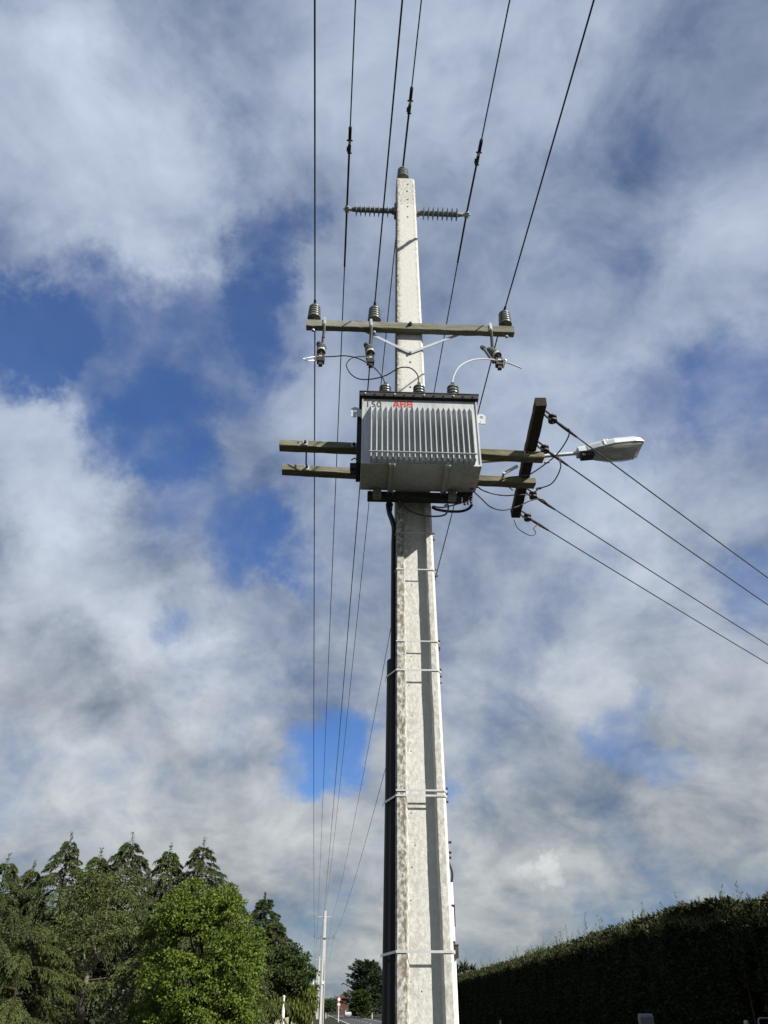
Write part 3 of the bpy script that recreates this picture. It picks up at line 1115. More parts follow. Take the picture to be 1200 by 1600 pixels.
a_l, h_l = arm_hit(437, 685, B1 - AD / 2, d1)
a_r, h_r = arm_hit(850, 706, B1 - AD / 2, d1)
H2 = (h_l + h_r) / 2 - AHT / 2
x = thing('crossarm', 'mossy timber crossarm on the transformer side of the pole, longer of the pair', 'crossarm', P(0, B1, H2))
part(timber(a_l, a_r, B1, H2, AD, AHT, d1, seed=4), 'beam', M_TIMBER2, x)
ax1, ax2 = (d1[0], d1[1], Z), (d2[0], d2[1], Z)
for px in (477, 553, 822):
    a, h = arm_hit(px, 692 if px < 600 else 702, B1 - AD / 2, d1)
    bp = part(MB().box(A1(a, B1 - AD / 2 - .003, H2 + .004), (.048, .006, .052), ax1), 'bolt_plate', M_GALV, x)
    part(MB().cyl(A1(a, B1 - AD / 2, H2 + .004), A1(a, B1 - AD / 2 - .03, H2 + .004), .014, n=6), 'bolt', M_DARK, bp)
a, h = arm_hit(466, 690, B1 - AD / 2, d1)
part(MB().lathe(A1(a, B1 - AD / 2 + .004, H2 + .004), -d1[1], [(.010, 0), (.010, .006), (.004, .0065)], 8), 'bolt_hole', M_HOLE, x)
Y2 = .355
bb_l, hb_l = arm_hit(442, 715, Y2 - AD / 2, d2)
bb_r, hb_r = arm_hit(836, 742, Y2 - AD / 2, d2)
x2 = thing('crossarm', 'mossy timber crossarm clamped to the back of the pole, shorter of the pair', 'crossarm', P(0, Y2, H2))
part(timber(bb_l, bb_r, Y2, H2, AD, AHT, d2, seed=5), 'beam', M_TIMBER2, x2)
for px in (480, 556):
    a, h = arm_hit(px, 722, Y2 - AD / 2, d2)
    bp = part(MB().box(A2(a, Y2 - AD / 2 - .003, H2 + .004), (.048, .006, .052), ax2), 'bolt_plate', M_GALV, x2)
    part(MB().cyl(A2(a, Y2 - AD / 2, H2 + .004), A2(a, Y2 - AD / 2 - .03, H2 + .004), .014, n=6), 'bolt', M_DARK, bp)
a = arm_hit(479, 700, .0, d1)[0]
part(MB().cyl(A1(a, B1, H2), A2(a, Y2, H2), .008, n=6), 'spacer_bolt', M_DARK, x2)

# the cross-timber that carries the low voltage lines, lying on top of the pair
Hx = H2 + AHT / 2 + .048
e0 = ray(846, 634)
t0 = (Hx - .048 - EYE) / e0.z
p_near = Vector((0, 0, EYE)) + e0 * t0
e1 = ray(806, 809)
p_far = Vector((0, 0, EYE)) + e1 * ((Hx - .048 - EYE) / e1.z)
ux = (p_far - p_near)
ux.z = 0
LX = ux.length
ux.normalize()
vx = Vector((-ux.y, ux.x, 0))
x3 = thing('crossarm', 'dark creosoted timber crossarm lying across the ends of the pair, holding four lines', 'crossarm', p_near)
svO = O0
O0s = O0.copy()
O0 = Vector((p_near.x, p_near.y, 0))
part(timber(0, LX, 0, Hx, .098, .096, (ux, vx), seed=6), 'beam', M_TIMBER3, x3)
O0 = O0s

# shackle insulators and the four lines
LVW = []
lv_end_c = Vector((24.5, 27.0, 0))
labs = ['brown shackle insulator at the outer end of the dark crossarm', 'brown shackle insulator just before the longer mossy crossarm', 'brown shackle insulator just past the shorter mossy crossarm', 'brown shackle insulator at the far tip of the dark crossarm']
starts = [(857, 645), (845, 694), (826, 767), (814, 809)]
lv_dir = None
for i, (px, py) in enumerate(starts):
    # find the timber abscissa whose side face is seen there
    best = min((abs((lambda q: ((q - Vector((0, 0, EYE))).normalized() - ray(px, py).normalized()).length)(p_near + ux * s - vx * .05 - Z * 0 + Z * .048)), s) for s in np.linspace(.03, LX - .03, 80))
    s = best[1]
    root = Vector((p_near.x, p_near.y, Hx)) + ux * s - vx * .045
    d = (lv_end_c + ux * (s - LX / 2) - root)
    d.z = 0
    d.normalize()
    t = thing('shackle_insulator', labs[i], 'insulator', root)
    c = root + d * .13 - Z * .01
    m = MB()
    for dz in (-.035, .035):
        m.tube([root - d * .01 + Z * dz * .4, root + d * .04 + Z * dz, c + Z * dz + d * .02], .009, 6)
    part(m, 'clevis', M_DARK, t)
    part(MB().lathe(c - Z * .035, Z, [(.03, 0), (.042, .006), (.042, .022), (.026, .033), (.026, .040), (.042, .05), (.042, .064), (.03, .07)], 16), 'spool', M_DARK, t, smooth=True)
    part(MB().cyl(c - Z * .055, c + Z * .055, .008, n=8), 'pin', M_STEEL, t)
    LVW.append((c, d, s))

# end pole of the low voltage lines stands beyond the hedge; wires sag towards it


# ------------------------------------------------------------------ plain line poles
def line_pole(lat, d, label, h=10.5, group=None, simple=False, rot=None):
    base = R(lat, d)
    ta, tb = (VR, VD) if rot is None else rot
    ax = (ta, tb, Z)
    t = thing('utility_pole', label, 'power pole', base, group)
    pole_shaft('shaft', M_CONC2, t, base, ta, tb, h, 16, rough=False, hrec=5.6)
    hx = h - 2.6
    part(MB().box(base + Z * hx - tb * .05, (2.2, .08, .10), ax), 'crossarm', M_TIMBER, t)
    tops = {}
    for key, a in (('A', -1.03), ('C', -.35), ('F', 1.0)):
        p = base + ta * a + Z * (hx + .05) - tb * .05
        part(MB().lathe(p, Z, [(.05, .03), (.07, .05), (.07, .1), (.05, .14), (.055, .18), (.03, .21)], 10), 'insulator', M_INSUL, t, smooth=True)
        tops[key] = p + Z * .21
    p = base + Z * h + tb * .1
    part(MB().lathe(p, Z, [(.03, 0), (.07, .03), (.07, .1), (.05, .16), (.03, .2)], 10), 'insulator', M_INSUL, t, smooth=True)
    tops['D'] = p + Z * .2
    for key, s in (('B', -1), ('E', 1)):
        p0 = base + ta * (s * .12) + Z * (h - .62) + tb * .1
        p1 = base + ta * (s * .76) + Z * (h - .6) + tb * .1
        part(MB().cyl(p0, p1, .04, .03, n=8), 'insulator', M_PALE, t, smooth=True)
        tops[key] = p1
    part(MB().box(base + Z * 3.9 + Z * 0 - tb * .012, (.2, .02, .28), ax), 'number_plate', M_WHITE, t)
    return tops


T2 = line_pole(.84, 93, 'white concrete power pole standing in the grass verge past the cypress')
T3 = line_pole(.80, 178, 'white concrete power pole half hidden by the cypress, before the bend', group=None)
T4 = line_pole(.60, 262, 'distant white concrete power pole beyond the half hidden one', group=None)
TB0 = line_pole(.73, -76, 'plain concrete power pole back along the road, out of view')

# ------------------------------------------------------------------ high voltage conductors
START = {'A': TOPS['A'], 'B': wl_, 'C': TOPS['C'], 'D': top_wire, 'E': wr_, 'F': TOPS['F']}
COND = {'A': 'thin dark line tied to the insulator on the free end of the upper crossarm',
        'B': 'thick dark line clamped to the post insulator away from the lamp',
        'C': 'thin dark line tied to the insulator beside the pole on the upper crossarm',
        'D': 'thick dark line tied to the insulator on the pole head',
        'E': 'thick dark line clamped to the post insulator on the lamp side',
        'F': 'thin dark line tied to the insulator on the lamp end of the upper crossarm'}
SAGB = {'A': .95, 'B': .95, 'C': .95, 'D': .95, 'E': .95, 'F': .95}
SAGF = {'A': 1.0, 'B': 1.0, 'C': 1.0, 'D': 1.0, 'E': 1.0, 'F': 1.0}
SPLICE = {'B': (546, 222), 'D': (642, 160), 'E': (742, 240)}


def proj(p):
    q = Vector(p) - Vector((0, 0, EYE))
    f = q.y * CT + q.z * ST
    return 600 + FPX * q.x / f, 800 - FPX * (q.z * CT - q.y * ST) / f


for key in 'ABCDEF':
    s = START[key]
    thick = key in SPLICE
    c = thing('conductor', COND[key], 'power line', s)
    back = catenary(s, TB0[key], SAGB[key], 60)
    fwd = catenary(s, T2[key], SAGF[key], 50)
    r0 = .0076
    part(MB().tube(back, r0, 7), 'span', M_WIRE, c, smooth=True)
    part(MB().tube(fwd, r0, 7), 'span', M_WIRE, c, smooth=True)
    part(MB().tube(catenary(T2[key], T3[key], .9, 12), .008, 5), 'span', M_WIRE, c)
    part(MB().tube(catenary(T3[key], T4[key], .9, 10), .008, 5), 'span', M_WIRE, c)
    if thick:
        tgt = SPLICE[key][1]
        L = len(back) - 1
        fine = catenary(s, TB0[key], SAGB[key], 1200)
        idx = min(range(1, 200), key=lambda i: abs(proj(fine[i])[1] - tgt))
        ln = (fine[idx] - s).length
        part(MB().tube(fine[0:idx + 1:2] + [fine[idx]], .0124, 8), 'armour_rod', M_WIRE, c, smooth=True)
        ff = catenary(s, T2[key], SAGF[key], 1200)
        part(MB().tube(ff[0:idx:2], .0124, 8), 'armour_rod', M_WIRE, c, smooth=True)
        q = fine[idx]
        dd = (fine[idx + 2] - fine[idx - 2]).normalized()
        sd = dd.cross(Z).normalized()
        nn = sd.cross(dd)
        axq = (dd, sd, nn)
        m = MB().box(q + dd * .02, (.10, .030, .034), axq).box(q + dd * .11 + sd * .012, (.13, .012, .03), axq).box(q + dd * .11 - sd * .012, (.13, .012, .03), axq)
        m.cyl(q - dd * .11, q - dd * .02, .020, n=8).box(q - dd * .07 + sd * .022, (.05, .02, .024), axq).cyl(q - sd * .034 + dd * .04, q + sd * .034 + dd * .04, .010, n=6).cyl(q - sd * .03 - dd * .12, q + sd * .022 - dd * .12, .009, n=6)
        m.lathe(q + dd * .175, dd, [(.02, 0), (.02, .03)], 8)
        part(m, 'splice_clamp', M_DARK, c)
        part(MB().box(q + dd * .03 + nn * -.02, (.04, .028, .006), axq), 'clamp_keeper', M_STRAP, c)
    else:
        m = MB().tube([back[0] + (back[1] - back[0]).normalized() * x for x in (0, .04, .08)], .014, 8)
        part(m, 'tie_wrap', M_DARK, c)

# ------------------------------------------------------------------ low voltage lines
lvb = lv_end_c
lv_pole = thing('utility_pole', 'plain concrete pole beyond the hedge where four lines end, out of view', 'power pole', lvb)
pole_shaft('shaft', M_CONC2, lv_pole, lvb - Vector((0, .1, 0)), TA, TB, 7.2, 10, rough=False, hrec=4.0)
part(MB().box(lvb + Z * (Hx - .02), (.09, .1, .1), (vx, ux, Z)).box(lvb + Z * (Hx - .02) - vx * .16, (.09, 2.3, .1), (vx, ux, Z)), 'crossarm', M_TIMBER3, lv_pole)
lvl = ['black low voltage line from the outer end of the dark crossarm', 'black low voltage line second from the outer end of the dark crossarm', 'black low voltage line second from the far tip of the dark crossarm', 'black low voltage line from the far tip of the dark crossarm']
for i, (c, d, s) in enumerate(LVW):
    end = lvb + ux * (s - LX / 2) + Z * (Hx - .02) - vx * -.0 - d * .1
    t = thing('service_line', lvl[i], 'power line', c)
    w = catenary(c + d * .03, end, .36, 40)
    part(MB().tube(w, .0068, 7), 'span', M_WIRE, t, smooth=True)
    dd = (w[1] - w[0]).normalized()
    part(MB().tube([c + d * .03 + dd * x for x in (0, .1, .2, .34)], [.011, .016, .016, .010], 8), 'dead_end_grip', M_DARK, t, smooth=True)

# low voltage jumpers
J('jumper_wire', [(743, 758, -.2), (754, 766, -.1), (772, 772, .1), (792, 774.5, .4), (808, 773, .55), LVW[2][0] - LVW[2][1] * .02], .0062, M_WIRE, 'dark jumper wire from the tank to the third shackle insulator')
J('jumper_wire', [(740, 768, -.2), (752, 779, -.1), (768, 793, .1), (789, 797, .3), (812, 790, .5), (830, 782, .7), (846, 780, .75), LVW[2][0] + LVW[2][1] * .25], .0062, M_WIRE, 'dark jumper wire swinging low from the tank to the third line')
J('jumper_wire', [(747, 757, -.2), (762, 757, -.1), (780, 752, .1), (795, 746, .2), (812, 744, .15), (828, 741, .0), (852, 725, -.1), (868, 712, -.25), (880, 697, -.4), (889, 680, -.5), (888, 670, -.55), LVW[0][0] + LVW[0][1] * .27], .0062, M_WIRE, 'dark jumper wire looping up to the outermost line past the lamp arm')
J('jumper_wire', [LVW[1][0] + LVW[1][1] * .22, (875, 722, .0), (876, 730, .05), (870, 745, .15), (860, 757, .25), (842, 764, .4), LVW[2][0] + Z * .02], .0062, M_WIRE, 'dark jumper wire hanging from the second line with a pale joint')
J('jumper_wire', [(803, 812, 1.2), (808, 824, 1.15), (818, 832, 1.1), (830, 837, 1.1), (837, 833, 1.15), (834, 825, 1.2), LVW[3][0] + LVW[3][1] * .2], .005, M_WIRE, 'slack dark wire loop under the far tip of the dark crossarm')
J('jumper_wire', [(784, 754, .2), (792, 759, .3), (801, 766, .4)], .0055, M_WIRE, 'short dark wire end under the shorter mossy crossarm')
for (px, py, b, lb) in ((842, 764, .4, 'pale crimped joint on the jumper hanging from the second line'), (855, 723, -.1, 'pale crimped joint on the jumper crossing the lamp arm')):
    q = hit(px, py, b)
    alone(MB().lathe(q - TA * .03, (TA + Z * .2).normalized(), [(.008, 0), (.013, .01), (.013, .05), (.008, .06)], 8), 'wire_joint', M_STRAP, lb, 'wire joint', q, smooth=True)
m = MB()
p0, p1 = hit(787, 740, .25), hit(809, 728, .2)
d = (p1 - p0).normalized()
m.box((p0 + p1) / 2, ((p1 - p0).length, .008, .035), (d, d.cross(Z).normalized(), d.cross(Z).normalized().cross(d)))
m.cyl(p0 - TB * .02, p0 + TB * .09, .012, n=6)
alone(m, 'strap_brace', M_GALV, 'small steel brace between the shorter mossy crossarm and the dark crossarm', 'brace', p0)
J('cable', [(738, 788, -.1), (732, 795, -.06), (720, 799, -.05), (700, 799, -.04), (682, 796, -.03), (676, 793, .02)], .013, M_BLACK, 'thick black cable from the tank end to the pole beneath the transformer', 'cable')
J('cable', [(735, 780, -.1), (722, 785, -.06), (706, 790, -.05), (690, 793, -.04), (676, 791, .02)], .008, M_BARE, 'thin bare cable under the tank, above the thick black one', 'cable')
J('cable', [(694, 790, -.12), (700, 789, -.13), (699, 800, -.13), (690, 806, -.1), (665, 806, -.06), (640, 798, -.05), (622, 781, -.1), (614, 768, -.14)], .008, M_GREEN_WIRE, 'green earth wire sagging across the pole just under the tank', 'cable')
J('cable', [(612, 793, -.02), (611, 803, -.02), (614, 815, .0), (617, 830, .03)], .009, M_BLACK, 'short dark cable tail at the pole edge under the hanger bolts', 'cable')
J('cable', [(559, 720, -.06), (554, 716, -.05), (549, 719, -.0)], .006, M_BLACK, 'short dark wire loop between the pair of mossy crossarms', 'cable')

# ------------------------------------------------------------------ street lamp
BL = .16
lamp = thing('street_lamp', 'grey street lamp on a thin steel arm out past the mossy crossarms', 'street lamp', P(.2, BL, H2))
p_a = hit(904, 708, BL)
pts = [P(.13, BL, H2 + .06), P(.6, BL, H2 + .06), hit(850, 712.5, BL), p_a]
part(MB().tube(smooth_path(pts, 8), .020, 10), 'arm', M_GALV, lamp, smooth=True)
tip = hit(1000, 700, BL - .02)
ld = (tip - p_a).normalized()
lw = ld.cross(Z).normalized()              # towards the viewer side
if lw.y > 0:
    lw = -lw
lu = lw.cross(ld).normalized()
if lu.z < 0:
    lu = -lu
LL = (tip - p_a).length
sec = [(-.02, .062, .0, .066), (.10, .07, -.004, .070), (.12, .078, -.004, .074), (.30, .118, -.004, .078), (.52, .155, .0, .078), (.53, .155, .0, .084), (.86, .16, .0, .082), (.95, .15, .0, .066), (1.0, .135, .0, .022)]


def loft(rows):
    vs, fs = [], []
    for (s, hw, lo_, hi_) in rows:
        c = p_a + ld * (LL * s)
        for (x, z) in ((-hw, lo_), (-hw * .98, lo_ + (hi_ - lo_) * .55), (-hw * .80, hi_ * .97), (-hw * .35, hi_), (hw * .35, hi_), (hw * .80, hi_ * .97), (hw * .98, lo_ + (hi_ - lo_) * .55), (hw, lo_)):
            vs.append(c + lw * x + lu * (z - .02))
    k8 = 8
    for i in range(len(rows) - 1):
        for q in range(k8):
            e = (q + 1) % k8
            fs.append((i * k8 + q, i * k8 + e, (i + 1) * k8 + e, (i + 1) * k8 + q))
    fs.append(tuple(range(k8 - 1, -1, -1)))
    fs.append(tuple(range((len(rows) - 1) * k8, len(rows) * k8)))
    return MB().add(vs, fs)


part(loft(sec), 'housing', M_LUM, lamp)
vs, fs = [], []
rows = [(.20, .085, .010), (.30, .11, .035), (.50, .146, .055), (.74, .152, .062), (.92, .142, .052), (.985, .13, .012)]
for (s, hw, dp) in rows:
    c = p_a + ld * (LL * s) - lu * .021
    for w in np.linspace(0, math.pi, 9):
        vs.append(c + lw * (hw * math.cos(w)) - lu * (dp * math.sin(w) ** .7))
for i in range(len(rows) - 1):
    for q in range(8):
        fs.append((i * 9 + q, i * 9 + q + 1, i * 9 + 10 + q, i * 9 + 9 + q))
fs.append(tuple(range(9)))
fs.append(tuple(range(5 * 9 + 8, 5 * 9 - 1, -1)))
part(MB().add(vs, fs), 'lens', M_LENS, lamp, smooth=True)
c = p_a + ld * (LL * .12) - lu * .044
part(MB().box(c, (LL * .2, .10, .045), (ld, lw, lu)), 'gear_cover', M_DARK, lamp, bevel=.006)
c = p_a + ld * (LL * .38) + lw * .128 + lu * .02
part(MB().box(c, (.02, .012, .06), (ld, lw, lu)).box(c + ld * .03, (.02, .012, .06), (ld, lw, lu)), 'latch', M_STRAP, lamp)
c = p_a + ld * (LL * .05) + lu * .05
part(MB().cyl(c, c + lu * .02, .012, n=8), 'clamp_bolt', M_STRAP, lamp)
c = p_a + ld * (LL * .62) - lu * .06
part(MB().lathe(c - ld * .1, ld, [(.01, 0), (.03, .03), (.035, .1), (.02, .15), (.02, .18)], 12), 'bulb', M_PALE, lamp, smooth=True)


# ------------------------------------------------------------------ vegetation
def unit(a):
    return a / np.maximum(np.linalg.norm(a, axis=-1, keepdims=True), 1e-9)


def leaf_object(name, C, D, L, Wd, mat, parent, rg, side=None):
    """diamond leaves: C base points, D directions, L lengths, Wd widths (world coordinates)"""
    top = parent
    while top.parent is not None:
        top = top.parent
    n = len(C)
    C = C - np.array(WORLD_OF[top.name])
    S = unit(np.cross(D, rg.normal(size=(n, 3)))) if side is None else side
    L, Wd = np.asarray(L).reshape(-1, 1), np.asarray(Wd).reshape(-1, 1)
    V = np.empty((n, 4, 3))
    V[:, 0] = C
    V[:, 1] = C + D * L * .45 + S * Wd * .5
    V[:, 2] = C + D * L
    V[:, 3] = C + D * L * .45 - S * Wd * .5
    me = bpy.data.meshes.new(name)
    me.vertices.add(4 * n)
    me.vertices.foreach_set('co', V.reshape(-1).astype(np.float32))
    me.loops.add(4 * n)
    me.loops.foreach_set('vertex_index', np.arange(4 * n, dtype=np.int32))
    me.polygons.add(n)
    me.polygons.foreach_set('loop_start', np.arange(0, 4 * n, 4, dtype=np.int32))
    me.polygons.foreach_set('loop_total', np.full(n, 4, dtype=np.int32))
    me.update()
    me.validate()
    me.materials.append(mat)
    o = bpy.data.objects.new(name, me)
    COL.objects.link(o)
    o.parent = parent
    return o


def conifer(base, H, Rad, label, mat, seed, nb=120, bare=0.04, droop=.45, tw=15, nd=10, name='cedar_tree', group=None, bark=None, leaf=(.10, .2), power=.85, trunk_r=None, up=.35, cone=1.0, asym=None):
    rg = np.random.default_rng(seed)
    base = Vector(base)
    t = thing(name, label, 'tree', base, group)
    bark = bark or M_BARKD
    tr_ = trunk_r or H * .017
    lean = rg.normal(0, .012, 2)
    pts = [base + Vector((lean[0] * h * 1.0 + .05 * math.sin(h * 1.3 + seed), lean[1] * h, h)) for h in np.linspace(0, H, 12)]
    part(MB().tube(pts, [tr_ * (1 - .93 * i / 11) for i in range(12)], 8), 'trunk', bark, t, smooth=True)
    br = MB()
    Cs, Ds, Ls, Ws = [], [], [], []
    b0 = np.array(base)
    for i in range(nb):
        f = bare + (1 - bare) * ((i + rg.random()) / nb) ** .70
        h = H * f
        env = (1 - f) ** power * cone + .015
        L = Rad * env * rg.uniform(.62, 1.22) + .12
        az = i * 2.39996 + rg.normal(0, .35)
        if asym is not None:
            L *= 1 + asym[1] * math.cos(az - asym[0])
        o = np.array([math.cos(az), math.sin(az), 0])
        a_up = up * (0.40 + .65 * f) + rg.normal(0, .07)
        sN = 7
        ss = np.linspace(0, 1, sN)
        curve = b0 + np.array([lean[0] * h, lean[1] * h, h]) + o * (L * ss[:, None]) * .98 + np.array([0, 0, 1.0]) * (L * (a_up * ss - droop * (1.05 - .2 * f) * ss ** 2.0))[:, None]
        if L > .5:
            br.tube([Vector(p) for p in curve[:6]], [max(.006, .022 * L * (1 - s)) for s in ss[:6]], 4)
        nt = max(6, int(tw * (.35 + .65 * min(1, L / (Rad * .7)))))
        s = rg.uniform(.18, 1.0, nt) ** .75
        s[0] = 1.0
        p0 = np.stack([np.interp(s, ss, curve[:, q]) for q in range(3)], 1)
        sd = np.cross(o, [0, 0, 1.0]) * np.where(rg.random(nt) < .5, 1, -1)[:, None]
        td = unit(o * rg.uniform(.35, 1.0, nt)[:, None] + sd * rg.uniform(.2, 1.0, nt)[:, None] + np.array([0, 0, 1.0]) * rg.normal(-.05, .12, nt)[:, None])
        tl = np.clip(L * .34 * (1.25 - s * .7), .14, .62) * rg.uniform(.7, 1.25, nt)
        u = rg.uniform(.05, 1.0, (nt, nd))
        pp = p0[:, None, :] + td[:, None, :] * (tl[:, None] * u)[..., None]
        pp[..., 2] -= (tl[:, None] * u ** 2 * droop * (1.6 - .6 * f))
        dd = unit(td[:, None, :] * .8 + rg.normal(0, .30, (nt, nd, 3)) + (np.array([0, 0, -1.0]) * (.25 + 1.2 * u)[..., None]) * (droop / .5) * (.85 - .35 * f))
        Cs.append(pp.reshape(-1, 3))
        Ds.append(dd.reshape(-1, 3))
        m_ = nt * nd
        Ls.append(rg.uniform(leaf[0], leaf[1], m_))
        Ws.append(rg.uniform(.26, .44, m_) * leaf[0])
    # leader shoot
    m_ = 170
    hh = rg.uniform(.88, 1.05, m_) * H
    Cs.append(b0 + np.stack([lean[0] * hh + rg.normal(0, .03, m_), lean[1] * hh + rg.normal(0, .03, m_), hh], 1))
    Ds.append(unit(np.stack([rg.normal(0, .7, m_), rg.normal(0, .7, m_), np.full(m_, .9)], 1)))
    Ls.append(rg.uniform(leaf[0], leaf[1], m_))
    Ws.append(np.full(m_, leaf[0] * .4))
    part(br, 'branches', bark, t)
    leaf_object('crown', np.concatenate(Cs), np.concatenate(Ds), np.concatenate(Ls), np.concatenate(Ws), mat, t, rg)
    return t


def at_ground(px, Y):
    return Vector(((px - 600) / FPX * Y / (CT + (HORIZON - 800) / FPX * ST), Y, 0))


def height_at(py, Y, px=600):
    return at_y(px, py, Y).z


G_CED = 'cedars in the row behind the maple'
row = [(-40, 1340, 37.0, 2.5, 'cedar at the very start of the row, before the slim tip', 1), (4, 1352, 39.0, 2.2, 'slim cedar tip between the first two tall cedars', 2),
       (55, 1306, 38.0, 2.5, 'tall cedar with a pointed tip, two trees before the bare forked trunk', 3), (108, 1331, 38.6, 2.2, 'lower cedar between two taller pointed ones', 4),
       (165, 1308, 38.0, 2.7, 'broad cedar with a feathery double tip behind the bare forked trunk', 5), (233, 1322, 38.6, 2.3, 'narrow cedar with a sharp tip in front of the gap before the maple', 6),
       (291, 1314, 38.2, 2.6, 'cedar rising straight behind the maple crown', 7), (345, 1385, 40.0, 2.4, 'cedar mostly hidden behind the maple crown', 8)]
for (px, py, Y, rad, lab, sd) in row:
    b = at_ground(px, Y)
    H = height_at(py, Y, px) * .97
    conifer(b, H, rad * 1.5, lab, M_CEDAR if sd % 2 else M_CEDAR2, 40 + sd, nb=128, bare=.30 if sd in (4, 5, 6) else .06, droop=.60, tw=42, nd=17, leaf=(.075, .15), power=.80, trunk_r=.10, up=.40)
# darker trees behind fill the gaps of the row
for i, px in enumerate((-20, 60, 140, 215, 285, 345)):
    Y = 46.0
    conifer(at_ground(px, Y), height_at(1405 + 14 * (i % 3), Y, px), 3.0, ['dark cedar filling the gap behind the row, first of six', 'dark cedar filling the gap behind the row, second of six', 'dark cedar filling the gap behind the row, third of six', 'dark cedar filling the gap behind the row, fourth of six', 'dark cedar filling the gap behind the row, fifth of six', 'dark cedar filling the gap behind the row, last of six'][i], M_DEEP, 80 + i, nb=90, bare=.02, droop=.5, tw=13, nd=9, leaf=(.16, .3), power=.5, name='dark_cedar_tree', group='dark cedars behind the row')
# spreading cedar whose low tiers reach the frame edge
conifer(at_ground(20, 32.5), height_at(1440, 32.5), 3.1, 'spreading cedar with low drooping tiers in front of the row', M_CEDAR2, 101, nb=36, bare=.06, droop=.55, tw=95, nd=20, leaf=(.06, .13), power=.5, up=.36)
conifer(at_ground(-45, 31.5), height_at(1400, 31.5), 2.8, 'cedar beside the spreading one at the very start of the row', M_CEDAR, 102, nb=38, bare=.06, droop=.55, tw=80, nd=18, leaf=(.06, .13), power=.5, up=.36)
conifer(at_ground(205, 33.5), height_at(1500, 33.5), 1.5, 'small drooping cedar between the bare forked trunk and the maple', M_CEDAR2, 103, nb=46, bare=.05, droop=.65, tw=26, nd=15, leaf=(.06, .13), power=.6)

# forked bare trunk
def forked(Y):
    def g(px, py, dy=0.0):
        return at_y(px, py, Y + dy)
    b = at_ground(124, Y)
    t = thing('forked_tree', 'cedar with a bare pale trunk forking into several upright stems', 'tree', b)
    part(MB().tube(smooth_path([b, g(125, 1600), g(128, 1570), g(132, 1545), g(136, 1522)], 6), [.14 - .04 * i / 24 for i in range(25)], 10), 'trunk', M_BARK, t, smooth=True)
    stems = [[(136, 1524), (129, 1512), (121, 1500), (119, 1478), (112, 1450)], [(136, 1524), (134, 1506), (131, 1488), (139, 1462), (137, 1420)], [(136, 1524), (148, 1508), (158, 1495), (162, 1465), (168, 1420), (171, 1380)],
             [(147, 1509), (150, 1495), (147, 1470), (153, 1440)], [(136, 1526), (130, 1516), (123, 1506), (119, 1500)], [(134, 1532), (150, 1530), (170, 1527)], [(131, 1566), (120, 1564), (111, 1565)], [(131, 1562), (140, 1567), (150, 1572)]]
    for i, s in enumerate(stems):
        w = smooth_path([g(x, y, .25 * math.sin(i * 2.1) * j / 4) for j, (x, y) in enumerate(s)], 5)
        r = .062 if i < 4 else .026
        part(MB().tube(w, [r * (1 - .75 * q / (len(w) - 1)) for q in range(len(w))], 8), 'limb', M_BARK, t, smooth=True)
    rg = np.random.default_rng(77)
    tips = [(122, 1478, .35), (138, 1450, .4), (112, 1520, .35), (160, 1468, .3), (172, 1378, .6), (160, 1400, .5), (185, 1430, .5), (118, 1436, .6), (105, 1460, .5), (140, 1412, .5), (195, 1455, .4), (100, 1500, .45), (155, 1540, .3), (188, 1395, .5), (130, 1390, .5), (150, 1368, .5)]
    Cs, Ds = [], []
    for (x, y, r) in tips:
        c = np.array(g(x, y, rg.normal(-.25, .35)))
        m_ = 650
        p = c + rg.normal(0, 1, (m_, 3)) * np.array([r * .6, r * .6, r * .28])
        Cs.append(p)
        Ds.append(unit((p - c) * np.array([1, 1, .2]) / r + np.array([0, 0, -.45]) + rg.normal(0, .4, (m_, 3))))
    C, D = np.concatenate(Cs), np.concatenate(Ds)
    leaf_object('crown', C, D, rg.uniform(.09, .19, len(C)), rg.uniform(.03, .05, len(C)), M_CEDAR2, t, rg)


forked(34.5)


